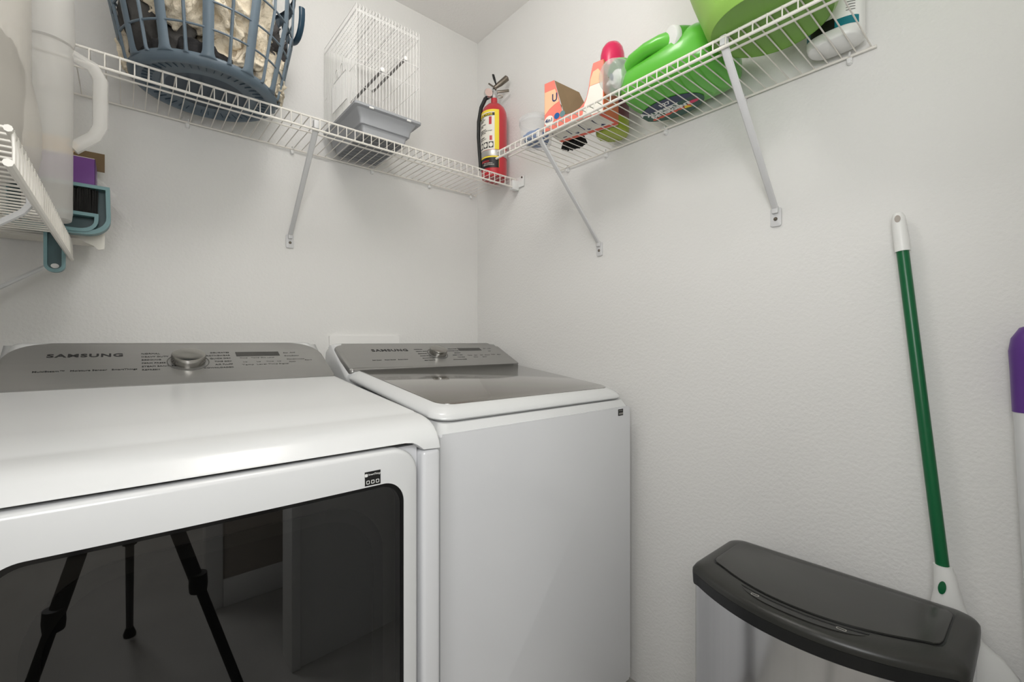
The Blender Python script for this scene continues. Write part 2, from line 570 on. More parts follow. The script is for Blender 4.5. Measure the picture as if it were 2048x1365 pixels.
# ---------------------------------------------------------------- appliances
def console(root, x0, x1, p0, p1, rt, kx, ks, kr, names, disp, tagline, tagpos, logo, logoxs, lists, yb, lower, fbev=0.004, logobold=0.0007):
    """white shell, grey face, dial, display and lettering. p0/p1: (y,z) of the face's lower and upper edge"""
    v = Vector((0, p1[0] - p0[0], p1[1] - p0[1]))
    L = v.length
    v.normalize()
    n = Vector((0, -v.z, v.y))
    F = lambda x, s, w: Vector((x, p0[0], p0[1])) + v * s + n * w
    bm = B()
    f2 = lambda u, w_, x: (x, u, w_)
    prof = [(p0[0] - 0.004, lower), (p0[0] - 0.004, p0[1] - 0.004), (p1[0], p1[1] - 0.002), (p1[0] + 0.015, p1[1] + 0.004), (p1[0] + 0.04, p1[1]), (p1[0] + 0.062, p1[1] - 0.018), (p1[0] + 0.07, p1[1] - 0.045), (p1[0] + 0.07, lower)]
    prism(bm, prof, f2, x0, x1, 0.030, 5)
    build('console_shell', bm, ENAMEL2, root)
    bm = B()
    out = rrect(x0 + 0.006, -0.004, x1 - 0.004, L - 0.002, [rt, rt, 0.012, 0.004], 8)
    prism(bm, out, lambda a, b, w_: F(a, b, w_), -0.012 - fbev, 0.0045, fbev, 4)
    face = build('console_face', bm, PANELGREY, root, angle=60)
    w0 = 0.0048
    Mt = lambda x, s, w=w0: basis(F(x, s, w), (1, 0, 0), v)
    bm = B()
    text_bm(bm, 'SAMSUNG', logo[3], Mt(logo[0], logo[1]), logoxs, bold=logobold, sp=1.15)
    build('logo_lettering', bm, PRINT, face)
    bm = B()
    text_bm(bm, tagline, tagpos[2], Mt(tagpos[0], tagpos[1]), tagpos[3], bold=0.0001)
    for (x, s, al, items, ds, h, xs, dx) in lists:
        for i, tt in enumerate(items):
            text_bm(bm, tt, h, Mt(x + dx * i, s - i * ds), xs, align=al)
            if len(items) >= 5:
                q = 0.052 if al == 'LEFT' else -0.052
    build('printed_words', bm, PRINT, face)
    bm = B()
    for (x, s, tt, h) in names:
        text_bm(bm, tt, h, Mt(x, s), 1.5, align='CENTER')
    for i in range(6):
        pass
    build('faint_printed_words', bm, FAINT, face)
    # display
    bm = B()
    a, b, c, d = disp
    prism(bm, [(a, b), (c, b), (c, d), (a, d)], lambda p, q, w_: F(p, q, w_), 0.004, 0.0052)
    build('display_window', bm, DISPLAY, face)
    # ring + dial
    bm = B()
    Mk = Mt(kx, ks, 0.0045)
    n_ = 48
    frame(bm, [(kr * 1.22 * math.cos(2 * PI * k / n_), kr * 1.22 * math.sin(2 * PI * k / n_)) for k in range(n_)],
          [(kr * 1.15 * math.cos(2 * PI * k / n_), kr * 1.15 * math.sin(2 * PI * k / n_)) for k in range(n_)],
          lambda p, q, w_: Mk @ Vector((p, q, w_)), 0, 0.0008)
    build('dial_ring', bm, FAINT, face)
    bm = B()
    lathe(bm, [(kr * 0.9, 0), (kr * 0.9, 0.004), (kr, 0.005), (kr, 0.020), (kr * 0.96, 0.0235), (kr * 0.9, 0.0245), (kr * 0.3, 0.0238), (0.0003, 0.0236)], (0, 0, 0), 48, Mk)
    build('dial', bm, METAL, face)
    return F


# ---- washer
wx0, wx1 = -0.787, -0.047
wa = thing('washing_machine', (-0.402, -0.52, 0), 'white top-loading washing machine with dark glass lid in the corner', 'washing machine')
bm = B(); box(bm, (wx0 + 0.004, -0.91, 0.03), (wx1 - 0.004, -0.12, 0.952), 0.012, 3)
build('cabinet', bm, ENAMEL, wa)
f = lambda u, v, w: (w, u, v)
bm = B()
prism(bm, rrect(wx0, 0.04, wx1, 0.958, [0.006, 0.006, 0.006, 0.006]), lambda u, v, w: (u, w, v), -0.932, -0.900, 0.005, 3)
build('front_panel', bm, ENAMEL, wa)
zl = lambda y: 1.077 + 0.1157 * (y + 0.36)
bm = B()   # top rim under the lid
t = bmesh.new()
rings = []
for k_, ins in ((0, 0.0), (0.12, 0.001), (0.7, 0.009), (1.0, 0.013)):
    ring = rrect(wx0 + ins, -0.930 + ins, wx1 - ins, -0.12, [0.01, 0.01, 0.02, 0.02], 6)
    rings.append([Vector((x, y, 0.953 + (zl(min(y, -0.36)) - 0.034 - 0.953) * k_)) for (x, y) in ring])
loft(t, rings)
bmesh.ops.recalc_face_normals(t, faces=t.faces)
merge(bm, t)
build('top_rim', bm, ENAMEL2, wa, angle=50)
# lid
bm = B()
t = bmesh.new()
rings = []
for dz, ins in ((-0.034, 0.016), (-0.031, 0.004), (-0.026, 0.0), (-0.020, 0.001), (-0.013, 0.008), (-0.006, 0.018), (-0.001, 0.030), (0.0, 0.036)):
    ring = rrect(wx0 + 0.002 + ins, -0.916 + ins, wx1 - 0.001 - ins, -0.366, [0.004, 0.004, 0.05, 0.05], 10)
    rings.append([Vector((x, y, zl(y) + dz)) for (x, y) in ring])
loft(t, rings)
bmesh.ops.recalc_face_normals(t, faces=t.faces)
merge(bm, t)
lid = build('lid', bm, ENAMEL2, wa, angle=50)
bm = B()
prism(bm, rrect(-0.750, -0.879, -0.080, -0.366, [0.004, 0.004, 0.045, 0.045], 8), lambda u, v, w: (u, v, zl(v) + w), -0.004, 0.0012, 0.001, 2)
build('lid_glass', bm, PANELTOP, lid)
bm = B(); box(bm, (-0.45, -0.917, 0.985), (-0.35, -0.912, 0.990), 0.002); build('lid_handle_lip', bm, ENAMEL2, lid)
console(wa, wx0, wx1, (-0.366, 1.077), (-0.190, 1.162), 0.035, -0.398, 0.100, 0.0345,
        [(-0.255, 0.078, 'Temp', 0.0045), (-0.225, 0.078, 'Spin', 0.0045), (-0.195, 0.078, 'Soil', 0.0045), (-0.165, 0.078, 'Option', 0.0045), (-0.13, 0.082, 'Delay', 0.0045), (-0.10, 0.08, 'Start', 0.0045),
         (-0.14, 0.138, 'Eco', 0.0045), (-0.115, 0.138, 'Lock', 0.0045), (-0.13, 0.112, 'Self', 0.0045), (-0.235, 0.062, 'Rinse', 0.0045), (-0.19, 0.062, 'Extra', 0.0045)],
        (-0.280, 0.124, -0.165, 0.146),
        'Self Clean     Super Speed    Smart Care', (-0.682, 0.058, 0.0052, 1.15), (-0.657, 0.1275, 0, 0.0175), 1.18,
        [(-0.483, 0.138, 'LEFT', ['NORMAL', 'HEAVY DUTY', 'BEDDING', 'RINSE+SPIN', 'QUICK WASH', 'SELF CLEAN'], 0.0185, 0.0048, 1.3, 0.0),
         (-0.285, 0.138, 'RIGHT', ['DELICATES', 'ACTIVEWEAR', 'BRIGHT', 'DEEP WASH', 'TOWELS', 'DOWNLOADED'], 0.0185, 0.0048, 1.3, -0.001)], -0.12, 1.02, fbev=0.014)
bm = B(); box(bm, (-0.113, -0.9335, 0.930), (-0.088, -0.9315, 0.951)); st = build('sticker', bm, BLACKL, wa, smooth=False)
bm = B(); text_bm(bm, 'SmartThings', 0.0028, basis((-0.1115, -0.9338, 0.9455), (1, 0, 0), (0, 0, 1)), 1.0)
for i in range(3):
    box(bm, (-0.110 + i * 0.0075, -0.9340, 0.9335), (-0.1045 + i * 0.0075, -0.9336, 0.9395))
build('sticker_print', bm, ICON, st, smooth=False)
for x in (-0.72, -0.09):
    for y in (-0.88, -0.16):
        bm = B(); lathe(bm, [(0.022, 0), (0.024, 0.012), (0.012, 0.014), (0.012, 0.032)], (x, y, 0), 16); build('foot', bm, RUBBER, wa)

# ---- dryer
dx0, dx1 = -1.560, -0.846
dr = thing('clothes_dryer', (-1.203, -0.6, 0), 'white front-loading dryer with smoked door window beside the washer', 'dryer')
bm = B(); box(bm, (dx0 + 0.003, -1.0, 0.03), (dx1 - 0.003, -0.2, 0.958), 0.010, 3); build('cabinet', bm, ENAMEL, dr)
# corner columns of the front
for (a, b) in ((dx0, dx0 + 0.042), (dx1 - 0.042, dx1)):
    bm = B(); box(bm, (a, -1.031, 0.04), (b, -0.985, 0.955), 0.009, 4); build('front_column', bm, ENAMEL, dr)
bm = B(); box(bm, (dx0 + 0.043, -1.008, 0.04), (dx1 - 0.043, -0.99, 0.965)); build('door_recess', bm, ENAMEL, dr)
# top cover
bm = B()
prof = [(-0.23, 0.955), (-0.23, 1.094), (-0.42, 1.0675), (-0.60, 1.0495), (-0.80, 1.0305), (-0.918, 1.0195), (-0.922, 1.0180), (-0.94, 1.0165), (-0.958, 1.0145), (-0.975, 1.0115), (-0.992, 1.0065), (-1.008, 0.998),
        (-1.021, 0.985), (-1.029, 0.971), (-1.032, 0.957), (-1.028, 0.9555), (-1.0, 0.9555)]
# arched skirt: sections along x so that the lower front edge lifts over the door
t = bmesh.new()
xs = [dx0, dx0 + 0.0004, dx0 + 0.001, dx0 + 0.0025, dx0 + 0.005, dx0 + 0.012, dx0 + 0.040, dx0 + 0.046, dx0 + 0.054, dx0 + 0.064, dx0 + 0.08, dx0 + 0.2]
xs = xs + [dx0 + dx1 - x for x in xs[::-1]]
rings = []
for x in xs:
    e = min(x - dx0, dx1 - x)
    rd = 0.005
    ins = rd - math.sqrt(max(0, rd * rd - max(0, rd - e) ** 2)) if e < rd else 0
    k = max(0, min(1, (e - 0.038) / 0.036))
    k = math.sin(k * PI / 2)
    ring = []
    for (y, z) in prof:
        if y < -0.95 and z < 0.975:
            z = z + 0.020 * k * (1 if z < 0.96 else 0.45)
        zz = z - ins * (1 if z > 0.96 else 0)
        yy = y + (ins if y < -0.99 else 0)
        ring.append(Vector((x, yy, zz)))
    rings.append(ring)
loft(t, rings)
bmesh.ops.recalc_face_normals(t, faces=t.faces)
merge(bm, t)
build('top_cover', bm, ENAMEL2, dr, angle=50)
# door: white ring, black bezel, smoked glass, flat dark sheet for the shaded drum behind
fd = lambda u, v, w: (u, w - 0.006 * (1 - ((u + 1.203) / 0.3) ** 2), v)
dO = rrect(dx0 + 0.054, 0.30, dx1 - 0.054, 0.9695, 0.052, 14)
dI = rrect(-1.474, 0.40, -0.931, 0.909, 0.042, 14)


def dense(poly, step=0.03):
    out = []
    for i, p in enumerate(poly):
        q = poly[(i + 1) % len(poly)]
        k = 24 if math.dist(p, q) > 0.1 else 1
        for j in range(k):
            out.append((p[0] + (q[0] - p[0]) * j / k, p[1] + (q[1] - p[1]) * j / k))
    return out


def inset(poly, d, c):
    return [(c[0] + (x - c[0]) * (1 - d / abs(hw)), c[1] + (y - c[1]) * (1 - d / abs(hh))) for (x, y) in poly for hw, hh in [(0.27, 0.25)]]


dO2, dI2 = dense(dO), dense(dI)
bm = B(); t = bmesh.new()
cc = (-1.203, 0.655)
secs = [(dO2, -1.004), (dO2, -1.028), (inset(dO2, 0.0025, cc), -1.0325), (inset(dO2, 0.006, cc), -1.034), (dI2, -1.034), (dI2, -1.028)]
rings = [[Vector(fd(u, v, w)) for (u, v) in P] for P, w in secs]
loft(t, rings, cap=False)
bmesh.ops.recalc_face_normals(t, faces=t.faces); merge(bm, t)
door = build('door', bm, ENAMEL2, dr, angle=50)
bm = B(); frame(bm, dI2, inset(dI2, 0.006, cc), fd, -1.0325, -1.004); build('glass_bezel', bm, BEZEL, door)
bm = B()
gI = inset(dI2, 0.005, cc)
# glass built as a fine grid so that it follows the door's curve
nx = 40
rows = []
t = bmesh.new()
xs_ = [-1.470 + 0.535 * i / nx for i in range(nx + 1)]
for x in xs_:
    d = min(x + 1.4715, -0.9335 - x)
    rr = 0.040
    e = rr - math.sqrt(max(0, rr * rr - max(0, rr - d) ** 2)) if d < rr else 0
    rows.append([t.verts.new(fd(x, 0.402 + e, -1.031)), t.verts.new(fd(x, 0.907 - e, -1.031))])
for a, b in zip(rows[:-1], rows[1:]):
    t.faces.new([a[0], b[0], b[1], a[1]])
merge(bm, t)
build('door_glass', bm, GLASS, door, angle=80)
bm = B(); box(bm, (-1.49, -1.0105, 0.38), (-0.915, -1.0085, 0.93)); build('door_inner_panel', bm, mat('inner_door_plastic', (112, 108, 102), 0.5, var=0.05), door)
bm = B()
ri = rrect(-1.42, 0.36, -0.985, 0.855, 0.09, 10); ro = rrect(-1.44, 0.34, -0.965, 0.875, 0.10, 10)
frame(bm, ro, ri, lambda u, v, w: (u, w, v), -1.016, -1.0105); build('inner_window_rim', bm, DRUM, door)
bm = B(); prism(bm, ri, lambda u, v, w: (u, w, v), -1.0118, -1.0107); build('drum_shade_sheet', bm, DARKIN, door)  # flat plate, shade inside the drum put into its near-black colour
console(dr, dx0, dx1, (-0.420, 1.067), (-0.222, 1.166), 0.075, -1.208, 0.106, 0.039,
        [(-1.075, 0.119, 'Time', 0.0045), (-1.045, 0.119, 'Temp', 0.0045), (-1.012, 0.119, 'Dry Level', 0.0045),
         (-1.075, 0.095, 'Up', 0.0045), (-1.04, 0.095, 'Up', 0.0045), (-1.01, 0.095, 'Time', 0.0045), (-0.985, 0.095, 'Up', 0.0045), (-1.07, 0.078, 'Temp', 0.006), (-1.035, 0.078, 'Level', 0.006), (-1.005, 0.078, 'Time', 0.006), (-0.975, 0.078, 'Signal', 0.006),
         (-0.956, 0.148, 'Eco', 0.0045), (-0.935, 0.150, 'Anti', 0.0045), (-0.953, 0.128, 'Delay', 0.0045), (-0.932, 0.128, 'Static', 0.0045), (-0.950, 0.106, 'Damp', 0.0045), (-0.926, 0.106, 'Wrinkle', 0.0045), (-0.949, 0.09, 'Rack', 0.0045), (-0.901, 0.098, 'Start', 0.005)],
        (-1.0915, 0.1330, -0.9755, 0.1580),
        'MultiSteam\u2122   Moisture Sensor   SmartThings', (-1.499, 0.072, 0.0068, 1.02), (-1.482, 0.1435, 0, 0.0165), 1.2,
        [(-1.307, 0.1535, 'LEFT', ['NORMAL', 'HEAVY DUTY', 'BEDDING', 'PERM PRESS', 'STEAM SANITIZE', 'REFRESH'], 0.0175, 0.0062, 1.1, 0.0),
         (-1.107, 0.1535, 'RIGHT', ['DELICATES', 'ACTIVEWEAR', 'QUICK DRY', 'TIME DRY', 'AIR FLUFF', 'DOWNLOADED'], 0.0175, 0.0062, 1.1, 0.0)], -0.2, 1.02)
bm = B()
sx, sz = -1.0115, 0.9115
box(bm, (sx, -1.0375, sz), (sx + 0.032, -1.0355, sz + 0.0255)); st = build('sticker', bm, BLACKL, dr, smooth=False)
bm = B(); text_bm(bm, 'SmartThings', 0.0034, basis((sx + 0.0085, -1.0378, sz + 0.0185), (1, 0, 0), (0, 0, 1)), 1.0)
prism(bm, rrect(sx + 0.002, sz + 0.0165, sx + 0.0075, sz + 0.022, 0.0015, 3), lambda u, v, w: (u, w, v), -1.0380, -1.0374)
for i in range(3):
    a = sx + 0.005 + i * 0.009
    frame(bm, rrect(a, sz + 0.003, a + 0.006, sz + 0.0095, 0.001, 2), rrect(a + 0.001, sz + 0.004, a + 0.005, sz + 0.0085, 0.0005, 2), lambda u, v, w: (u, w, v), -1.0380, -1.0374)
build('sticker_print', bm, WHITEP, st, smooth=False)
for x in (-1.52, -0.89):
    for y in (-0.97, -0.26):
        bm = B(); lathe(bm, [(0.022, 0), (0.024, 0.012), (0.012, 0.014), (0.012, 0.032)], (x, y, 0), 16); build('foot', bm, RUBBER, dr)


# ---------------------------------------------------------------- waste bin
bn = thing('waste_bin', (-0.2, -1.523, 0), 'brushed steel waste bin with black lid in front of the right wall', 'waste bin')


def binout(ins, zoff=0, n=8):
    y0, y1 = -1.756 + ins, -1.281 - ins
    xb, xf, xm = -0.066 - ins, -0.306 + ins, -0.372 + ins
    r = 0.032
    pts = []
    for k in range(n + 1):          # back right corner (y0)
        a = R(0 - 90 * k / n)
        pts.append((xb - r + r * math.cos(a), y0 + r + r * math.sin(a)))
    pts_front = []
    for k in range(25):
        q = -1 + 2 * k / 24
        y = (y0 + y1) / 2 + q * (y1 - y0 - 0.04) / 2
        x = xm + (xf - xm) * (abs(q) ** 2.1)
        pts_front.append((x, y))
    # rounded front corners
    c0 = [(xf + 0.028, y0), (xf + 0.012, y0 + 0.003), (xf + 0.003, y0 + 0.010)]
    pts += c0 + pts_front + [(xf + 0.003, y1 - 0.010), (xf + 0.012, y1 - 0.003), (xf + 0.028, y1)]
    for k in range(n + 1):
        a = R(90 - 90 * k / n)
        pts.append((xb - r + r * math.cos(a), y1 - r + r * math.sin(a)))
    return pts[::-1]


def binloft(bm, secs, cap=True):
    t = bmesh.new()
    loft(t, [[Vector((x, y, z)) for (x, y) in binout(i)] for (i, z) in secs], cap=cap)
    bmesh.ops.recalc_face_normals(t, faces=t.faces)
    merge(bm, t)


bm = B(); binloft(bm, [(0.004, 0.035), (0.004, 0.594)]); build('body', bm, STEEL, bn, angle=30)
bm = B(); binloft(bm, [(0.002, 0), (0.0, 0.004), (0.0, 0.034), (0.004, 0.036)]); build('base', bm, BLACKD, bn)
bm = B(); binloft(bm, [(0.002, 0.592), (0.0, 0.594), (-0.001, 0.619)]); build('lid_band', bm, BLACKD, bn)
bm = B(); binloft(bm, [(-0.001, 0.6195), (-0.0005, 0.628), (0.003, 0.634), (0.009, 0.638), (0.02, 0.641), (0.032, 0.643)]); lidb = build('lid', bm, BLACKP, bn, angle=60)


def panel(ins):
    y0, y1 = -1.722 + ins, -1.314 - ins
    xb, xf, xm = -0.100 - ins, -0.268 + ins, -0.325 + ins
    pts = []
    r = 0.028
    for k in range(7):
        a = R(-90 * k / 6)
        pts.append((xb - r + r * math.cos(a), y0 + r + r * math.sin(a)))
    pts += [(xf + 0.03, y0 + 0.001), (xf + 0.014, y0 + 0.004), (xf + 0.004, y0 + 0.012)]
    for k in range(25):
        q = -1 + 2 * k / 24
        pts.append((xm + (xf - xm) * abs(q) ** 2.1, (y0 + y1) / 2 + q * (y1 - y0 - 0.05) / 2))
    pts += [(xf + 0.004, y1 - 0.012), (xf + 0.014, y1 - 0.004), (xf + 0.03, y1 - 0.001)]
    for k in range(7):
        a = R(90 - 90 * k / 6)
        pts.append((xb - r + r * math.cos(a), y1 - r + r * math.sin(a)))
    return pts[::-1]


bm = B(); prism(bm, panel(-0.002), lambda u, v, w: (u, v, w), 0.6425, 0.6434); build('lid_seam', bm, BLACKD, lidb)
bm = B(); prism(bm, panel(0.0012), lambda u, v, w: (u, v, w), 0.6425, 0.6462, 0.0015, 2); build('lid_flap', bm, BLACKG, lidb)
# control strip recess in front of the flap with two icons
bm = B()
cres = []
for k in range(33):
    q = -0.62 + 1.24 * k / 32
    cres.append(q)
up_ = [(-0.3335 + 0.057 * abs(q) ** 2.1, -1.518 + q * 0.18) for q in cres]
lo_ = [(-0.3335 + 0.057 * abs(q) ** 2.1 - 0.021 * math.sqrt(max(0, 1 - (q / 0.63) ** 4)), -1.518 + q * 0.18) for q in cres]
prism(bm, up_ + lo_[::-1], lambda u, v, w: (u, v, w), 0.6405, 0.6428)
build('control_strip', bm, mat('glossy_control_strip', (40, 40, 38), 0.15, var=0.02), lidb)
bm = B(); prism(bm, up_ + [(x - 0.004, y) for x, y in up_][::-1], lambda u, v, w: (u, v, w), 0.6427, 0.6440); build('flap_gap', bm, BLACKD, lidb)
for (x, y) in ((-0.336, -1.442), (-0.334, -1.592)):
    bm = B(); frame(bm, rrect(x - 0.004, y - 0.008, x + 0.004, y + 0.008, 0.003, 4), rrect(x - 0.0025, y - 0.0065, x + 0.0025, y + 0.0065, 0.002, 4), lambda u, v, w: (u, v, w), 0.6428, 0.6433)
    build('icon', bm, ICON, lidb)


# ---------------------------------------------------------------- long-handled dustpan with green pole
dp = thing('broom', (-0.05, -1.76, 0), 'green-handled broom with white cap leaning on the right wall', 'broom')
p_top, p_bot = Vector((-0.024, -1.622, 1.47)), Vector((-0.048, -1.716, 0.52))
d = (p_bot - p_top)
at = lambda z: p_top + d * ((1.47 - z) / 0.95)
bm = B(); tube(bm, [at(1.40), at(0.62)], 0.0112, 20); build('pole', bm, GREENP, dp)
bm = B(); tube(bm, [at(1.374), at(1.40), at(1.44), at(1.452), at(1.460), at(1.463)], [0.0138, 0.0138, 0.0128, 0.0118, 0.0085, 0.002], 20)
cp = build('hanging_cap', bm, WHITEP, dp)
bm = B()
q = at(1.446)
prism(bm, [(0.0052 * math.cos(2 * PI * k / 16) , 0.008 * math.sin(2 * PI * k / 16)) for k in range(16)], lambda u, v, w: (q.x + w, q.y + u * 1.0, q.z + v), -0.0138, -0.009)
build('hanging_hole', bm, mat('hole_shade', (168, 160, 152), 0.7, var=0.02), cp)
# white head: flared sheet
bm = B()
t = bmesh.new()
outl = [(-1.683, -1.713, 0.708, 0.012), (-1.684, -1.719, 0.690, 0.013), (-1.684, -1.726, 0.655, 0.0145), (-1.678, -1.736, 0.615, 0.016), (-1.66, -1.757, 0.576, 0.018), (-1.63, -1.785, 0.556, 0.02), (-1.60, -1.806, 0.530, 0.022), (-1.57, -1.812, 0.48, 0.024), (-1.55, -1.814, 0.40, 0.026), (-1.545, -1.815, 0.30, 0.028)]
rings = []
for (ya, yb, z, th) in outl:
    cy, hw = (ya + yb) / 2, abs(ya - yb) / 2
    rings.append([Vector((-0.0445 + (th + 0.002) * math.sin(a), cy + hw * math.cos(a), z)) for a in [2 * PI * k / 28 for k in range(28)]])
loft(t, rings); bmesh.ops.recalc_face_normals(t, faces=t.faces); merge(bm, t)
hd = build('broom_head', bm, WHITEP, dp, angle=60)
bm = B()
q = Vector((-0.0605, -1.699, 0.667))
prism(bm, [(0.0062 * math.cos(2 * PI * k / 20), 0.0135 * math.sin(2 * PI * k / 20)) for k in range(20)], lambda u, v, w: (q.x + w, q.y + u - v * 0.1, q.z + v), -0.0015, 0.0015)
build('pole_seen_through_hole', bm, GREENP, hd)
bm = B()
for i in range(23):
    y = -1.554 - i * 0.0113
    for j in range(3):
        x = -0.05 + j * 0.014
        tube(bm, [(x, y, 0.305), (x + random.uniform(-.005, .003), y + (y + 1.7) * 0.1, 0.002)], 0.0042, 5)
br = build('bristles', bm, WHITEP, dp); br['kind'] = 'stuff'

# ---------------------------------------------------------------- mop with purple grip
mo = thing('mop', (-0.05, -1.83, 0), 'white mop pole with purple grip at the right edge', 'mop')
bm = B(); tube(bm, [(-0.040, -1.822, 1.04), (-0.040, -1.8215, 1.12), (-0.040, -1.821, 1.155), (-0.040, -1.8225, 1.175), (-0.040, -1.827, 1.19), (-0.040, -1.833, 1.199), (-0.04, -1.837, 1.201)],
              [0.0275, 0.030, 0.0315, 0.030, 0.025, 0.014, 0.003], 24)
build('grip', bm, PURPLE, mo)
bm = B(); tube(bm, [(-0.040, -1.822, 1.045), (-0.055, -1.845, 0.5), (-0.07, -1.87, 0.06)], 0.0262, 24); build('pole', bm, ALU, mo)
bm = B(); box(bm, (-0.13, -1.955, 0.0), (-0.01, -1.80, 0.035), 0.012, 3); box(bm, (-0.09, -1.9, 0.03), (-0.05, -1.84, 0.08), 0.01, 3); build('mop_head', bm, PURPLE, mo)

# ---------------------------------------------------------------- tripod (seen only as a reflection in the dryer window)
tp = thing('tripod', (-1.36, -1.93, 0), 'black camera tripod reflected in the dark dryer window', 'tripod')
bm = B(); tube(bm, [(-1.36, -1.93, 0.62), (-1.36, -1.93, 1.0)], 0.017, 12); lathe(bm, [(0.035, 0.985), (0.04, 1.0), (0.04, 1.03), (0.02, 1.05), (0.03, 1.06), (0.03, 1.075)], (-1.36, -1.93, 0), 20); build('centre_column', bm, RUBBER, tp)
for (x, y) in ((-1.38, -2.60), (-1.03, -1.60), (-1.66, -1.62)):
    bm = B()
    a, b = Vector((-1.36, -1.93, 0.98)), Vector((x, y, 0.02))
    m = a.lerp(b, 0.5)
    tube(bm, [a, m, m, b.lerp(a, 0.03)], [0.021, 0.019, 0.014, 0.013], 12)
    lathe(bm, [(0.023, -0.02), (0.025, 0), (0.023, 0.03)], tuple(m), 12)
    lg = build('leg', bm, RUBBER, tp)
    bm = B(); lathe(bm, [(0.022, 0), (0.024, 0.01), (0.014, 0.035)], (x, y, 0), 12); build('rubber_foot', bm, RUBBER, lg)


# ---------------------------------------------------------------- laundry basket
ZB = 1.8985
bc = Vector((-1.155, -0.24, ZB))
bk = thing('laundry_basket', tuple(bc), 'round slate blue plastic laundry basket on the back shelf', 'laundry basket')
br_ = lambda z: 0.172 + 0.012 * min(1, max(0, (z - ZB) / 0.02)) + 0.195 * max(0, min(z, 2.12) - ZB - 0.01) + 0.04 * max(0, z - 2.12)
ZT = 2.272


def ringpt(a, z, o=0.0):
    r = br_(z) + o
    return Vector((bc.x + r * math.cos(a), bc.y + r * math.sin(a), z))


bm = B()
lathe(bm, [(0.10, 0.006), (0.150, 0.006), (0.156, 0.0), (0.166, 0.0), (0.1745, 0.004), (0.1805, 0.012), (0.1815, 0.020), (0.178, 0.024), (0.174, 0.022), (0.172, 0.014), (0.16, 0.010), (0.10, 0.010)], tuple(bc), 64, cap=False)
build('base_band', bm, BASKET, bk, angle=60)
bm = B(); lathe(bm, [(0.151, 0.0062), (0.1, 0.007), (0.001, 0.0075)], tuple(bc), 64, cap=False)
flr = build('floor_disc', bm, mat('basket_floor_shaded', (60, 72, 84), 0.5, var=0.05), bk)  # basket plastic darkened: shade on the underside put into the colour
bm = B()
for k in range(48):
    a = 2 * PI * k / 48
    p, q = bc + Vector((0.128 * math.cos(a), 0.128 * math.sin(a), 0.0055)), bc + Vector((0.151 * math.cos(a), 0.151 * math.sin(a), 0.0045))
    tube(bm, [p, q], 0.0011, 4)
rb = build('radial_ribs', bm, BASKETD, bk); rb['kind'] = 'stuff'
NS = 12
for k in range(NS):
    for half in (0, 1):
        a = R(204) + 2 * PI * (k + half * 0.5) / NS
        wd = 0.0125 if half == 0 else 0.0042
        bm = B(); t = bmesh.new()
        rings = []
        for i in range(24):
            z = ZB + 0.016 + (ZT - ZB - 0.02) * (i / 23) ** 1.6
            flare = 0.006 * math.exp(-(z - ZB - 0.018) / 0.006) if half == 0 else 0.002 * math.exp(-(z - ZB - 0.018) / 0.006)
            c = ringpt(a, z)
            er = Vector((math.cos(a), math.sin(a), 0)); et = Vector((-math.sin(a), math.cos(a), 0))
            w = wd + flare
            th = 0.0032
            rings.append([c + et * w - er * th * .8, c + et * w * 0.6 + er * th * 0.3, c + et * w * 0.25 + er * th, c - et * w * 0.25 + er * th, c - et * w * 0.6 + er * th * 0.3, c - et * w - er * th * .8])
        loft(t, rings); bmesh.ops.recalc_face_normals(t, faces=t.faces); merge(bm, t)
        build('slat', bm, BASKET, bk, angle=60)
for z in (1.983, 2.048, 2.118, 2.19):
    bm = B(); tube(bm, [ringpt(2 * PI * k / 72, z, -0.0015) for k in range(72)], 0.0030, 6, closed=True); build('hoop', bm, BASKET, bk)
bm = B(); lathe(bm, [(br_(ZT) - 0.004, ZT - ZB - 0.03), (br_(ZT) + 0.002, ZT - ZB - 0.03), (br_(ZT) + 0.004, ZT - ZB), (br_(ZT) + 0.006, ZT - ZB + 0.002), (br_(ZT) + 0.005, ZT - ZB + 0.012), (br_(ZT) - 0.002, ZT - ZB + 0.012)], tuple(bc), 64, cap=False)
build('rim', bm, BASKET, bk, angle=60)
for ang in (10, 190):
    a = R(ang)
    er = Vector((math.cos(a), math.sin(a), 0)); et = Vector((-math.sin(a), math.cos(a), 0))
    pts = []
    for i in range(17):
        q = PI * i / 16
        pts.append(ringpt(a, ZT) + er * (0.018 + 0.006 * math.sin(q)) + et * 0.062 * math.cos(q) + Vector((0, 0, -0.005 - 0.085 * math.sin(q))))
    bm = B(); tube(bm, pts, 0.0105, 10, flat=0.6); build('handle', bm, BASKETD, bk)


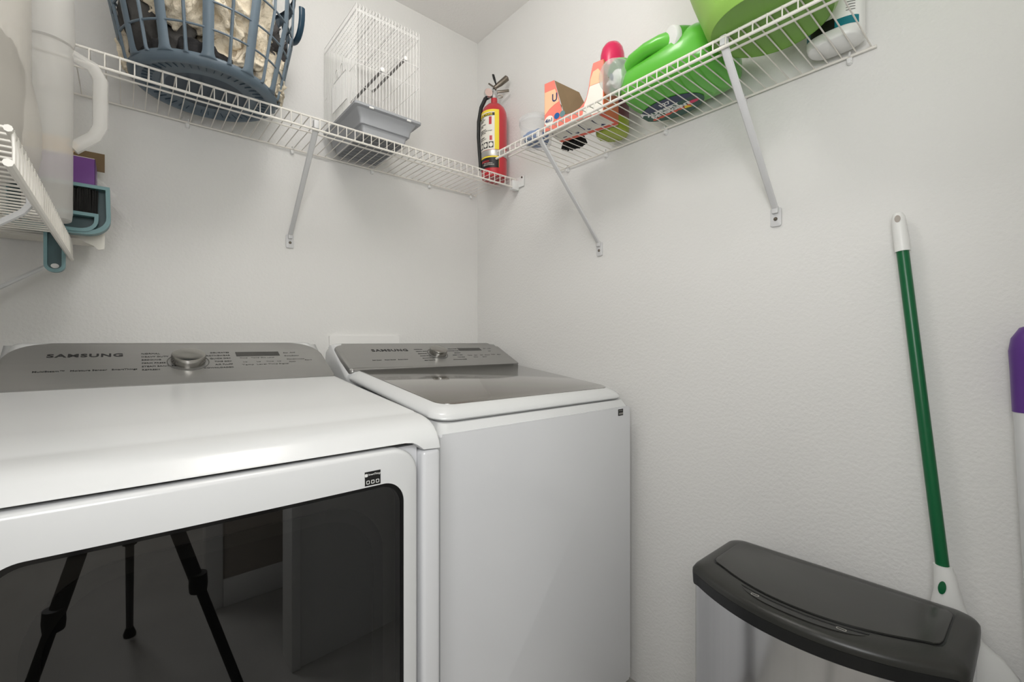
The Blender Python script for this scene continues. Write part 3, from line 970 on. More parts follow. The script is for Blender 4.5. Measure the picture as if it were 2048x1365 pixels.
def cloth(name, m, label, cat, a_deg, rr, z, size, seed, out=-0.006, amp=0.03, freq=11, rmax=None, sub=5):
    bm = bmesh.new()
    bmesh.ops.create_icosphere(bm, subdivisions=sub, radius=1)
    a = R(a_deg)
    c = Vector((bc.x + rr * math.cos(a), bc.y + rr * math.sin(a), z))
    Rm = Matrix.Rotation(a, 3, 'Z')
    for v in bm.verts:
        n = v.co.normalized()
        p = Rm @ Vector((n.x * size[0], n.y * size[1], n.z * size[2])) + c
        sd = Vector((seed * 3.1, seed * 1.7, seed))
        w = Vector((p.x * freq, p.y * freq, p.z * freq * 0.75)) + sd
        w += noise.noise_vector(w * 0.5) * 1.3
        f_ = 1 - abs(noise.noise(w)) * 2.6
        f2_ = 1 - abs(noise.noise(w * 2.6 + Vector((5, 2, 1)))) * 2.4
        p += (Rm @ n) * (amp * (f_ - 0.4) + amp * 0.5 * (f2_ - 0.4))
        hz = Vector((p.x - bc.x, p.y - bc.y))
        lim = min(0.232, br_(max(ZB + .012, p.z))) + out - 0.016 * (1 - f_) - 0.008 * (1 - f2_)
        if hz.length > lim:
            s_ = lim / hz.length
            p.x, p.y = bc.x + hz.x * s_, bc.y + hz.y * s_
        p.z = max(p.z, ZB + 0.0115)
        v.co = p
    o = build(name, bm, m, None, angle=180)
    tag(o, label, cat)
    return o


cloth('comforter', CREAM, 'cream cotton comforter bunched behind the front slats of the laundry basket', 'bedding', 268, 0.075, 2.125, (0.125, 0.135, 0.165), 1, out=-0.002, amp=0.035, freq=14, sub=6)
cloth('shirt', CHARC, 'charcoal shirt bunched at the left side of the laundry basket', 'clothing', 202, 0.105, 2.04, (0.075, 0.105, 0.15), 3, out=-0.006)
cloth('shirt', BLKC, 'black garment lying flat at the bottom of the laundry basket', 'clothing', 250, 0.06, 1.93, (0.13, 0.13, 0.04), 5, out=-0.012, amp=0.015)
cloth('bed_sheet', CREAM, 'crumpled cream sheet gathered at the right of the laundry basket', 'bedding', 318, 0.105, 1.99, (0.085, 0.085, 0.085), 8, out=-0.001, amp=0.04, freq=20, sub=6)
cloth('sweater', GREYC, 'grey knit sweater pushed against the right rear of the laundry basket', 'clothing', 5, 0.11, 2.10, (0.085, 0.09, 0.12), 11, out=0.004, amp=0.04, freq=15)
cloth('bed_sheet', CREAM, 'cream ruffled sheet hem poking out at the basket lower right', 'bedding', 352, 0.145, 1.965, (0.045, 0.055, 0.05), 14, out=0.014, amp=0.03, freq=26)
cloth('towel', CREAM, 'beige towel corner poking out at the basket left edge', 'towel', 172, 0.15, 1.97, (0.05, 0.045, 0.07), 17, out=0.010, amp=0.02, freq=20)
cloth('shirt', BLKC, 'dark shirt heaped on top of the laundry basket load', 'clothing', 90, 0.03, 2.26, (0.15, 0.15, 0.10), 19, out=-0.008, amp=0.04)

# ---------------------------------------------------------------- bird cage
cx0, cx1, cy0, cy1 = -0.748, -0.512, -0.336, -0.018
zb, zt_ = 1.979, 2.312
cg = thing('bird_cage', ((cx0 + cx1) / 2, (cy0 + cy1) / 2, ZB), 'small white wire bird cage on a grey tray on the back shelf', 'bird cage')
wr = 0.00098
# base tray: stepped taper
bm = B(); t = bmesh.new()
rings = []
for (z, i) in ((1.8985, 0.040), (1.900, 0.037), (1.926, 0.032), (1.9275, 0.024), (1.948, 0.020), (1.972, 0.006), (1.974, -0.007), (1.981, -0.008), (1.983, -0.006), (1.983, 0.002), (1.975, 0.004)):
    rings.append([Vector((x, y, z)) for (x, y) in rrect(cx0 + i, cy0 + i, cx1 - i, cy1 - max(i, 0) * 0.6, 0.010, 4)])
loft(t, rings[::1], cap=False); bmesh.ops.recalc_face_normals(t, faces=t.faces); merge(bm, t)
build('tray', bm, TRAYG, cg, angle=30)
bm = B(); box(bm, (cx0 + 0.041, cy0 + 0.041, 1.8990), (cx1 - 0.041, cy1 - 0.026, 1.9010)); build('tray_floor', bm, TRAYD, cg)
bm = B()
for k in range(9):
    y = cy0 + 0.05 + k * 0.028
    tube(bm, [(cx0 + 0.045, y, 1.8985), (cx1 - 0.045, y, 1.8985)], 0.0009, 4)
gr = build('tray_ribs', bm, TRAYG, cg); gr['kind'] = 'stuff'
for (x, y) in ((cx0 + 0.05, cy0 - 0.008), (cx1 - 0.045, cy0 - 0.008)):
    bm = B(); box(bm, (x - 0.008, y - 0.001, 1.9705), (x + 0.008, y + 0.004, 1.9765), 0.001); build('tray_clip', bm, CAGEW, cg)
nxw, nyw = 20, 26
bm = B()
for k in range(nxw + 1):
    x = cx0 + (cx1 - cx0) * k / nxw
    tube(bm, [(x, cy0, zb), (x, cy0, zt_ - 0.001), (x, cy0 + 0.003, zt_ + 0.003), (x, cy0 + 0.02, zt_ + 0.001)], wr, 5)
o = build('front_grille', bm, CAGEW, cg); o['kind'] = 'stuff'
bm = B()
for k in range(nxw + 1):
    x = cx0 + (cx1 - cx0) * k / nxw
    tube(bm, [(x, cy1, zb), (x, cy1, zt_)], wr, 5)
o = build('back_grille', bm, CAGEW, cg); o['kind'] = 'stuff'
bm = B()
for k in range(nxw + 1):
    x = cx0 + (cx1 - cx0) * k / nxw
    tube(bm, [(x, cy0 + 0.01, zt_ + 0.001), (x, cy1, zt_ + 0.001)], wr, 5)
o = build('roof_grille', bm, CAGEW, cg); o['kind'] = 'stuff'
for nm, x in (('left_grille', cx0), ('right_grille', cx1)):
    bm = B()
    for k in range(1, nyw):
        y = cy0 + (cy1 - cy0) * k / nyw
        tube(bm, [(x, y, zb), (x, y, zt_)], wr, 5)
    o = build(nm, bm, CAGEW, cg); o['kind'] = 'stuff'
for z in (zb + 0.003, 2.110, 2.187, zt_ - 0.018, zt_ - 0.023):
    full = z < 2.0 or z > 2.25
    bm = B()
    if full:
        tube(bm, [(cx0, cy0, z), (cx1, cy0, z), (cx1, cy1, z), (cx0, cy1, z)], 0.0012, 6, closed=True)
    elif z < 2.15:
        tube(bm, [(cx0, cy0 + 0.06, z), (cx0, cy0, z), (cx1, cy0, z), (cx1, cy1, z), (cx0, cy1, z), (cx0, cy1 - 0.03, z)], 0.0011, 6)
    else:
        tube(bm, [(cx0 + 0.02, cy0, z), (cx1, cy0, z), (cx1, cy1, z), (cx0, cy1, z)], 0.0011, 6)
    build('hoop_wire', bm, CAGEW, cg)
for x in (cx0 + 0.079, cx1 - 0.079):
    bm = B(); tube(bm, [(x, cy0, zt_ + 0.0), (x, cy1, zt_ + 0.0)], 0.0012, 6); build('roof_wire', bm, CAGEW, cg)
# little door on the left side, with two arched loops
bm = B()
xd = cx0 - 0.004
tube(bm, [(xd, cy0 + 0.075, 2.02), (xd, cy0 + 0.075, 2.115), (xd, cy0 + 0.085, 2.125), (xd, cy0 + 0.205, 2.125), (xd, cy0 + 0.215, 2.115), (xd, cy0 + 0.215, 2.02)], 0.0013, 6, closed=True)
for k in range(1, 14):
    y = cy0 + 0.075 + 0.01 * k
    tube(bm, [(xd, y, 2.02), (xd, y, 2.125)], wr, 5)
build('side_door', bm, CAGEW, cg)
for y0 in (cy0 + 0.10, cy0 + 0.15):
    bm = B(); tube(bm, [(xd - 0.002, y0 + 0.02 - 0.02 * math.cos(PI * i / 12), 2.125 + 0.035 * math.sin(PI * i / 12)) for i in range(13)], 0.0013, 6); build('door_loop', bm, CAGEW, cg)
for (x, z) in ((-0.566, 2.199), (-0.655, 2.123)):
    bm = B(); tube(bm, [(x, cy0 + 0.004, z), (x, cy1 - 0.03, z)], 0.0052, 10); pch = build('perch', bm, PERCH, cg)
    bm = B(); lathe(bm, [(0.008, -0.004), (0.008, 0.004), (0.004, 0.006)], (x, cy0 + 0.002, z), 12, Matrix.Rotation(R(90), 4, 'X')); build('perch_cap', bm, CAGEW, pch)
bm = B(); tube(bm, [(-0.655 + 0.045 * math.cos(2 * PI * k / 36), -0.20, 2.165 + 0.05 * math.sin(2 * PI * k / 36)) for k in range(36)], 0.0017, 6, closed=True)
tube(bm, [(-0.655, -0.20, 2.215), (-0.655, -0.20, zt_)], 0.001, 6); build('swing_ring', bm, CAGEW, cg)

# ---------------------------------------------------------------- fire extinguisher
ec = Vector((-0.074, -0.228, ZB))
ex = thing('fire_extinguisher', tuple(ec), 'red fire extinguisher standing at the corner end of the back shelf', 'fire extinguisher')
er_ = 0.0575
bm = B(); lathe(bm, [(0.030, 0.004), (0.050, 0.0), (0.0545, 0.004), (er_, 0.03), (er_, 0.282), (0.055, 0.303), (0.046, 0.322), (0.032, 0.336), (0.020, 0.342), (0.0145, 0.345), (0.0145, 0.367), (0.012, 0.369)], tuple(ec), 48)
build('cylinder', bm, RED, ex)
th0 = math.atan2(-1.833 - ec.y, -1.339 - ec.x)      # towards the room
PE = lambda a, z, o=0.0: Vector((ec.x + (er_ + o) * math.cos(a), ec.y + (er_ + o) * math.sin(a), ec.z + z))


def wrap(bm, a0, a1, z0, z1, o, n=24, slant=0):
    t = bmesh.new()
    lo = [t.verts.new(PE(a0 + (a1 - a0) * k / n, z0, o)) for k in range(n + 1)]
    hi = [t.verts.new(PE(a0 + (a1 - a0) * k / n, z1, o)) for k in range(n + 1)]
    for k in range(n):
        t.faces.new([lo[k], lo[k + 1], hi[k + 1], hi[k]])
    bmesh.ops.recalc_face_normals(t, faces=t.faces)
    merge(bm, t)


def wtext(bm, s, h, a, z, o, xs=1.0, bold=0.0):
    """text wrapped round the cylinder, reading to the right as seen from outside"""
    t = B()
    text_bm(t, s, h, Matrix.Identity(4), xs, bold)
    for v in t.verts:
        q = a + v.co.x / er_
        v.co = PE(q, z + v.co.y, o + v.co.z)
    merge(bm, t)


# angles: on screen left edge is the camera direction - 90 deg ; text reads with increasing angle
aL, aR = th0 - R(98), th0 + R(22)
bm = B(); wrap(bm, aL, aR, 0.118, 0.294, 0.0006); lab = build('yellow_label', bm, YEL, ex)
bm = B(); wrap(bm, aL, aR - R(20), 0.118, 0.283, 0.0010); build('white_label_field', bm, PAPER, lab)
bm = B()
wrap(bm, aL, aR - R(20), 0.266, 0.279, 0.0012)
build('heading_strip', bm, BLACKL, lab)
bm = B(); wtext(bm, 'INSTRUCTIONS', 0.0095, aR - R(118), 0.2685, 0.0018, 0.95, 0.0003); build('heading_text', bm, YEL, lab)
bm = B()
for i, (s, z) in enumerate((('PULL PIN', 0.258), ('HOLD UNIT', 0.250), ('UPRIGHT', 0.243), ('AIM AT BASE', 0.228), ('OF FIRE', 0.221), ('STAND BACK', 0.205), ('SQUEEZE LEVER SWEEP', 0.198), ('SIDE TO SIDE', 0.191), ('REMEMBER', 0.172), ('USE ON A B C', 0.164))):
    wtext(bm, s, 0.0048, aR - R(100), z, 0.0014)
build('label_text', bm, PRINT, lab)
bm = B()
for k in range(3):
    a = aR - R(98) + k * R(26)
    wrap(bm, a, a + R(21), 0.125, 0.152, 0.0013, 6)
o = build('pictogram_squares', bm, BLACKL, lab)
bm = B()
for k in range(3):
    a = aR - R(98) + k * R(26) + R(10)
    t = B()
    prism(t, [(0.0085 * math.cos(2 * PI * j / 14), 0.010 * math.sin(2 * PI * j / 14)) for j in range(14)], lambda u, v, w: (u, v, w), 0, 0.0003)
    for v in t.verts:
        v.co = PE(a + v.co.x / er_, 0.1385 + v.co.y, 0.0015 + v.co.z)
    merge(bm, t)
build('pictogram_discs', bm, PAPER, lab)
bm = B(); wrap(bm, aR - R(45), aR - R(33), 0.228, 0.262, 0.0013, 4); wrap(bm, aR - R(42), aR - R(30), 0.158, 0.178, 0.0013, 4); build('red_figures', bm, RED, lab)
bm = B(); lathe(bm, [(er_ + 0.0015, 0.090), (er_ + 0.0022, 0.093), (er_ + 0.0022, 0.113), (er_ + 0.0015, 0.116)], tuple(ec), 48, cap=False); build('steel_strap', bm, mat('satin_strap', (190, 188, 184), 0.4, 0.8, var=0.03), ex)
bm = B(); wrap(bm, aL, aR, 0.040, 0.0895, 0.0006); lab2 = build('yellow_rim_label', bm, YEL, ex)
bm = B(); wrap(bm, aL, aR - R(1), 0.038, 0.083, 0.0009); build('black_label_field', bm, BLACKL, lab2)
bm = B(); wtext(bm, 'AMEREX', 0.0085, aR - R(88), 0.063, 0.0013, 1.0, 0.0002); build('red_lettering', bm, RED, lab2)
bm = B(); wtext(bm, 'DRY CHEMICAL', 0.0042, aR - R(70), 0.056, 0.0013); wtext(bm, 'FIRE EXTINGUISHER', 0.0042, aR - R(74), 0.049, 0.0013); build('white_lettering', bm, PAPER, lab2)
# valve
sr_ = Vector((math.cos(R(-40.5)), math.sin(R(-40.5)), 0))      # the picture's right
sf_ = Vector((math.sin(R(40.5)), math.cos(R(40.5)), 0))        # away from the camera
V = lambda r, f_, z: ec + sr_ * r + sf_ * f_ + Vector((0, 0, z - 0.018))
bm = B(); lathe(bm, [(0.0145, 0.367), (0.0145, 0.380), (0.010, 0.384), (0.010, 0.412), (0.006, 0.418)], tuple(ec), 20); box(bm, tuple(V(0, 0, 0.40) - Vector((0.012, 0.012, 0))), tuple(V(0, 0, 0.424) + Vector((0.012, 0.012, 0))), 0.003); vl = build('valve_body', bm, CHROME, ex)
bm = B(); Mg = basis(V(-0.026, -0.012, 0.405), sr_ * 0.9 + sf_ * 0.3, (0, 0, 1)); lathe(bm, [(0.019, -0.006), (0.020, 0.006), (0.0185, 0.009)], (0, 0, 0), 24, Mg); gg = build('gauge', bm, CHROME, vl)
bm = B(); lathe(bm, [(0.0175, 0.0085), (0.0175, 0.0095)], (0, 0, 0), 24, Mg); build('gauge_dial', bm, GAUGE, gg)
bm = B()
box(bm, (-0.01, -0.004, 0), (0.062, 0.004, 0.010), 0.002, 2, basis(V(0.006, 0, 0.412), sr_ + Vector((0, 0, 0.12)), sf_)); build('carry_handle', bm, LEVER, vl)
bm = B()
a, b, c = V(0.0, 0, 0.436), V(0.028, 0, 0.456), V(0.058, 0, 0.481)
tube(bm, [a, b, c, c + (c - b) * 0.12], [0.0085, 0.0125, 0.0135, 0.007], 12, flat=0.8); build('squeeze_lever', bm, LEVER, vl)
bm = B(); tube(bm, [V(0.008, -0.014, 0.446), V(0.001, -0.016, 0.468), V(-0.004, -0.016, 0.487)], [0.004, 0.0075, 0.0065], 10, flat=0.5); build('pin_tag', bm, RUBBER, vl)
bm = B(); tube(bm, [V(-0.024, -0.012, 0.449), V(-0.010, -0.013, 0.439), V(0.012, -0.01, 0.425)], 0.0038, 8)
tube(bm, [V(0.028 + 0.011 * math.cos(q), -0.01, 0.392 + 0.006 * math.sin(q)) for q in [2 * PI * k / 16 for k in range(16)]], 0.0022, 6, closed=True); build('pull_pin', bm, LEVER, vl)
bm = B(); tube(bm, [V(-0.016, 0, 0.400), V(-0.040, -0.002, 0.385), V(-0.058, -0.004, 0.345), V(-0.069, -0.004, 0.28), V(-0.070, -0.004, 0.21), V(-0.066, -0.006, 0.14), V(-0.062, -0.010, 0.085), V(-0.060, -0.012, 0.06)],
                   [0.008, 0.009, 0.0088, 0.0085, 0.008, 0.0075, 0.007, 0.0085], 12); build('hose', bm, RUBBER, ex)

# ---------------------------------------------------------------- right shelf goods
ZR = 1.8668
tb = thing('plastic_tub', (-0.235, -0.672, ZR), 'clear round plastic tub at the left end of the right shelf', 'tub')
c = (-0.235, -0.672, ZR)
bm = B(); lathe(bm, [(0.05, 0.0), (0.054, 0.004), (0.0575, 0.070), (0.060, 0.072), (0.060, 0.078), (0.055, 0.079)], c, 40, cap=False); lathe(bm, [(0.0505, 0.0005), (0.001, 0.001)], c, 40, cap=False); build('body', bm, CLEAR2, tb)
bm = B(); lathe(bm, [(0.061, 0.068), (0.0615, 0.086), (0.058, 0.089), (0.04, 0.090), (0.001, 0.090)], c, 40, cap=False); build('lid', bm, CLEAR2, tb)
bm = B(); text_bm(bm, 'oz  ml', 0.006, basis((c[0] - 0.03, c[1] - 0.056, ZR + 0.06), (0.9, -0.5, 0), (0, 0, 1)), 1.2); build('volume_print', bm, ICON, tb)
bm = B(); lathe(bm, [(0.02, 0.003), (0.040, 0.006), (0.045, 0.018), (0.040, 0.033), (0.03, 0.036), (0.028, 0.028), (0.001, 0.026)], (-0.237, -0.676, ZR), 30)
tube(bm, [(-0.26, -0.64, ZR + 0.03), (-0.25, -0.70, ZR + 0.036), (-0.215, -0.71, ZR + 0.03)], 0.009, 10)
o = build('scoop', bm, BLUE); tag(o, 'blue plastic scoop lying inside the clear tub', 'scoop')

# coral carton, torn open
A_ = Vector((-0.283, -0.764, ZR)); Bf = Vector((-0.243, -0.974, ZR)); Cf = Vector((-0.140, -0.952, ZR)); Df = Vector((-0.184, -0.747, ZR))
ht = 0.158
bx = thing('detergent_carton', tuple((A_ + Cf) / 2), 'torn-open coral and peach carton marked 4in1 on the right shelf', 'box')


def wallpanel(bm, P0, P1, poly, th=0.0012, out=1):
    """poly in (u 0..1 along P0-P1, z)"""
    e = (P1 - P0)
    nn = Vector((e.y, -e.x, 0)).normalized() * out
    prism(bm, poly, lambda u, v, w: P0 + e * u + Vector((0, 0, v)) + nn * w, -th, 0)


front = [(0, 0), (1, 0), (1, ht), (0.84, ht), (0.81, 0.135), (0.785, 0.11), (0.765, 0.085), (0.735, 0.062), (0.70, 0.05), (0.62, 0.036), (0.50, 0.031), (0.42, 0.030), (0.35, 0.034), (0.315, 0.05), (0.275, 0.08), (0.225, 0.12), (0.175, ht), (0, ht)]
bm = B(); wallpanel(bm, A_, Bf, front, out=-1); fp = build('front_panel', bm, CORAL, bx, smooth=False)
ff = lambda u, v, w: A_ + (Bf - A_) * u + Vector((0, 0, v)) + Vector((-(Bf - A_).y, (Bf - A_).x, 0)).normalized() * -w
nF = Vector(((Bf - A_).y, -(Bf - A_).x, 0)).normalized()
if nF.x > 0:
    nF = -nF
ff = lambda u, v, w: A_ + (Bf - A_) * u + Vector((0, 0, v)) + nF * w
bm = B(); prism(bm, [(0.004, 0.055), (0.10, 0.07), (0.18, 0.078), (0.262, 0.083), (0.24, 0.10), (0.21, 0.118), (0.195, 0.128), (0.004, 0.128)], ff, 0.0013, 0.0018); build('peach_swash', bm, PEACH, fp, smooth=False)
bm = B(); prism(bm, [(0.785, 0.092), (0.995, 0.092), (0.995, 0.112), (0.92, 0.136), (0.84, 0.132), (0.80, 0.112)], ff, 0.0013, 0.0018); build('peach_swash', bm, PEACH, fp, smooth=False)
bm = B(); prism(bm, [(0.66, 0.002), (0.995, 0.002), (0.995, 0.091), (0.785, 0.091), (0.765, 0.075), (0.735, 0.055), (0.70, 0.042)], ff, 0.0013, 0.0019); build('white_print', bm, PAPER, fp, smooth=False)
uF = (Bf - A_).normalized()
bm = B(); text_bm(bm, 'U', 0.026, basis(ff(0.135, 0.088, 0.002), uF, (0, 0, 1)), 0.85, 0.0007); build('letter_print', bm, NAVYT, fp)
bm = B(); text_bm(bm, '4in1', 0.0125, basis(ff(0.014, 0.026, 0.0026), uF, (0, 0, 1)), 1.0, 0.0004); build('number_print', bm, NAVYT, fp)
bm = B(); prism(bm, [(0.085 + 0.082 * math.cos(2 * PI * k / 20), 0.031 + 0.0165 * math.sin(2 * PI * k / 20)) for k in range(20)], ff, 0.0018, 0.0022); build('white_roundel', bm, PAPER, fp, smooth=False)
for (u0, m_) in ((0.225, BLUE), (0.325, TEAL)):
    bm = B(); prism(bm, [(u0 + 0.048 * math.cos(2 * PI * k / 16), 0.038 + 0.010 * math.sin(2 * PI * k / 16)) for k in range(16)], ff, 0.0018, 0.0022); build('capsule_print', bm, m_, fp, smooth=False)
bm = B(); wallpanel(bm, Bf, Cf, [(0, 0), (1, 0), (1, ht - 0.01), (0, ht)], out=-1); ep = build('end_panel', bm, ORANGE, bx, smooth=False)
bm = B(); wallpanel(bm, Cf, Df, [(0, 0), (1, 0), (1, ht - 0.075), (0.6, ht - 0.062), (0.3, ht - 0.052), (0, ht - 0.04)], out=-1); build('back_panel', bm, CARD, bx, smooth=False)
bm = B(); wallpanel(bm, Df, A_, [(0, 0), (1, 0), (1, ht), (0, ht - 0.03)], out=-1); build('end_panel', bm, CARD, bx, smooth=False)
bm = B(); prism(bm, [(p.x, p.y) for p in (A_, Bf, Cf, Df)], lambda u, v, w: (u, v, w), ZR - 0.0001, ZR + 0.0012); bt = build('bottom_panel', bm, PAPER, bx, smooth=False)
uC = (Cf - Bf).normalized()
fb = lambda u, v, w: A_ + (Bf - A_) * u + (Df - A_) * v + Vector((0, 0, w))
bm = B(); prism(bm, [(0, 0.86), (1, 0.86), (1, 1), (0, 1)], fb, -0.0006, -0.0001); prism(bm, [(0.9, 0.0), (1, 0.0), (1, 0.86), (0.97, 0.86)], fb, -0.0006, -0.0001); build('coral_border', bm, FRUIT, bt, smooth=False)
bm = B()
Mb = basis(fb(0.03, 0.62, -0.0007), uF, -(Df - A_).normalized())
for i in range(4):
    text_bm(bm, 'directions wash care load', 0.0042, basis(fb(0.05 + 0.23 * i, 0.25, -0.0007), (Df - A_), uF), 0.7)
    text_bm(bm, '%d' % (i + 1), 0.014, basis(fb(0.12 + 0.22 * i, 0.66, -0.0007), (Df - A_), uF), 1.2, 0.0006)
build('printed_words', bm, NAVYT, bt)
# inner flap leaning out of the tear
bm = B(); t = bmesh.new()
p0, p1, p2, p3 = ff(0.175, ht, -0.002), ff(0.35, 0.034, -0.002), ff(0.60, 0.060, -0.050), ff(0.50, 0.112, -0.040)
add_faces(t, [p0, p1, p2, p3, p0 + Vector((0.001, 0.001, 0)), p1 + Vector((0.001, 0.001, 0)), p2 + Vector((0.001, 0.001, 0)), p3 + Vector((0.001, 0.001, 0))], [(0, 1, 2, 3), (7, 6, 5, 4), (0, 4, 5, 1), (1, 5, 6, 2), (2, 6, 7, 3), (3, 7, 4, 0)])
merge(bm, t); build('torn_flap', bm, CARDD, bx, smooth=False)

# bottle with magenta cap behind the carton
c = (-0.088, -0.890, ZR)
bo = thing('bottle', c, 'tall bottle with domed magenta cap behind the carton', 'bottle')
bm = B(); lathe(bm, [(0.045, 0), (0.052, 0.004), (0.055, 0.012), (0.055, 0.045)], c, 36)
for k in range(12):
    a = 2 * PI * k / 12
    tube(bm, [(c[0] + 0.02 * math.cos(a), c[1] + 0.02 * math.sin(a), ZR + 0.001), (c[0] + 0.049 * math.cos(a), c[1] + 0.049 * math.sin(a), ZR + 0.002), (c[0] + 0.0545 * math.cos(a), c[1] + 0.0545 * math.sin(a), ZR + 0.02)], 0.0022, 5)
build('base_shell', bm, OLIVE, bo)
bm = B(); lathe(bm, [(0.0545, 0.045), (0.0548, 0.18), (0.050, 0.205), (0.040, 0.222)], c, 36); build('label_sleeve', bm, PLUM, bo)
bm = B(); lathe(bm, [(0.040, 0.218), (0.0405, 0.25), (0.0395, 0.272), (0.035, 0.292), (0.026, 0.306), (0.013, 0.313), (0.001, 0.315)], c, 36); build('domed_cap', bm, MAGENTA, bo)

# scrub brush
bs = thing('scrub_brush', (-0.128, -0.752, ZR), 'black-bristled scrub brush behind the coral carton', 'brush')
bm = B(); prism(bm, [(-0.128 + 0.024 * math.cos(2 * PI * k / 24) + 0.004 * math.sin(2 * PI * k / 24), -0.752 + 0.046 * math.sin(2 * PI * k / 24)) for k in range(24)], lambda u, v, w: (u, v, w), ZR + 0.024, ZR + 0.042, 0.004); build('block', bm, BLUE, bs)
bm = B()
for i in range(9):
    for j in range(16):
        u, v = -1 + 2 * i / 8, -1 + 2 * j / 15
        if u * u + v * v > 1.02:
            continue
        x, y = -0.128 + 0.022 * u, -0.752 + 0.044 * v
        for q in range(2):
            tube(bm, [(x, y, ZR + 0.026), (x + 0.010 * u + random.uniform(-.003, .003), y + 0.008 * v + random.uniform(-.003, .003), ZR + random.uniform(0.0, 0.004))], 0.0026, 4)
o = build('bristles', bm, BRISTLE, bs, smooth=False); o['kind'] = 'stuff'

# green detergent jug lying on its label
jg = thing('detergent_jug', (-0.14, -1.16, ZR), 'bright green detergent jug with white cap lying on the right shelf', 'jug')
bm = B(); t = bmesh.new()
rings = []
secs = [(-1.018, 0.030, 0.028, -0.178, 1.945), (-1.022, 0.050, 0.045, -0.172, 1.935), (-1.035, 0.082, 0.060, -0.158, 1.929), (-1.06, 0.104, 0.066, -0.147, 1.9335), (-1.10, 0.116, 0.068, -0.141, 1.9352), (-1.16, 0.121, 0.070, -0.138, 1.9372), (-1.215, 0.121, 0.072, -0.137, 1.9392),
        (-1.255, 0.117, 0.073, -0.137, 1.9402), (-1.282, 0.106, 0.068, -0.137, 1.937), (-1.297, 0.088, 0.055, -0.137, 1.933), (-1.303, 0.06, 0.035, -0.137, 1.93)]
for (y, a, b, cx, cz) in secs:
    ring = []
    for k in range(36):
        q = 2 * PI * k / 36
        cs, sn = math.cos(q), math.sin(q)
        ex_ = 2 / 2.25
        x = cx + a * math.copysign(abs(cs) ** ex_, cs) + 0.042 * max(0, sn) * max(0, 1 - abs((y + 1.12) / 0.09) ** 2)
        z = cz + b * math.copysign(abs(sn) ** (ex_ if sn > 0 else 0.55), sn)
        ring.append(Vector((x, y, max(z, ZR + 0.0002))))
    rings.append(ring)
loft(t, rings); bmesh.ops.recalc_face_normals(t, faces=t.faces); merge(bm, t)
build('body', bm, JUG, jg, angle=80)
bm = B(); tube(bm, [(-0.195, -1.030, 1.940), (-0.226, -1.048, 1.960), (-0.243, -1.080, 1.972), (-0.250, -1.125, 1.976), (-0.246, -1.165, 1.977), (-0.232, -1.200, 1.974), (-0.205, -1.240, 1.962), (-0.17, -1.27, 1.94)],
               [0.021, 0.020, 0.0185, 0.018, 0.0195, 0.025, 0.034, 0.036], 20); build('handle', bm, JUG, jg, angle=80)


def facing(o, n):
    n = Vector(n).normalized()
    u = Vector((0, 0, 1)).cross(n).normalized()
    return basis(o, u, n.cross(u))


Mc = facing((-0.236, -1.213, 1.972), (-0.86, 0.42, -0.18))
bm = B(); lathe(bm, [(0.026, -0.03), (0.0265, -0.01), (0.0255, 0.010)], (0, 0, 0), 32, Mc); build('filler_neck', bm, JUG2, jg)
bm = B(); lathe(bm, [(0.0265, 0.008), (0.0275, 0.010), (0.0275, 0.021), (0.0255, 0.024), (0.001, 0.0245)], (0, 0, 0), 36, Mc); build('white_cap', bm, WHITEP, jg)
# spout with clear cup
Ms = facing((-0.222, -1.012, 1.962), (-0.90, 0.16, -0.30))
bm = B(); lathe(bm, [(0.030, -0.075), (0.036, -0.045), (0.042, -0.022), (0.050, -0.014), (0.050, -0.004), (0.046, 0.0)], (0, 0, 0), 36, Ms, cap=False); build('spout_collar', bm, JUG2, jg)
bm = B(); lathe(bm, [(0.049, -0.006), (0.050, 0.004), (0.049, 0.026), (0.046, 0.034), (0.038, 0.038), (0.001, 0.039)], (0, 0, 0), 40, Ms, cap=False); cup = build('measuring_cup', bm, CLEAR, jg, angle=50)
bm = B(); lathe(bm, [(0.026, -0.006), (0.026, 0.012), (0.020, 0.016), (0.014, 0.030), (0.001, 0.031)], (0, 0, 0), 28, Ms @ Matrix.Translation((0.006, -0.008, 0))); box(bm, (-0.036, -0.012, 0.006), (-0.010, 0.002, 0.018), 0.005, 3, Ms); tap = build('spigot', bm, WHITEP, jg)
bm = B(); lathe(bm, [(0.0075, 0.029), (0.0075, 0.034), (0.004, 0.036)], (0, 0, 0), 16, Ms @ Matrix.Translation((0.004, 0.0, 0)), sx=0.8, sy=1.3); build('spigot_button', bm, mat('slate_button', (84, 96, 116), 0.4, var=0.05), tap)
# label on the jug's underside
lcx, lcy = -0.106, -1.118
la = lambda u, v, w: (lcx + v, lcy - u, ZR - 0.0003 + w)   # u: reading direction (towards -y), v: up = towards -x ... seen from below
el = [(0.096 * math.cos(2 * PI * k / 40) * (1 - 0.0), 0.062 * math.sin(2 * PI * k / 40)) for k in range(40)]
la = lambda u, v, w: (lcx - v, lcy - u, ZR - 0.0004 - w)
bm = B(); prism(bm, el, la, -0.0002, 0.0003); lb = build('label', bm, DGREEN, jg, smooth=False)
bm = B(); prism(bm, [p for p in el if p[1] > 0.012] , la, 0.0003, 0.0006); build('navy_field', bm, NAVY, lb, smooth=False)
Ml = lambda u, v: basis(la(u, v, 0.0009), (0, -1, 0), (-1, 0, 0))
bm = B(); text_bm(bm, '127', 0.016, Ml(-0.02, 0.030), 1.1, 0.0006); text_bm(bm, 'ALPINERY', 0.0145, Ml(-0.075, 0.004), 1.15, 0.0009); text_bm(bm, 'DETERGENT', 0.0145, Ml(-0.070, -0.015), 1.1, 0.0009); text_bm(bm, 'A', 0.02, Ml(-0.088, 0.018), 1, 0.0009)
build('label_lettering', bm, WHITEP, lb)
bm = B()
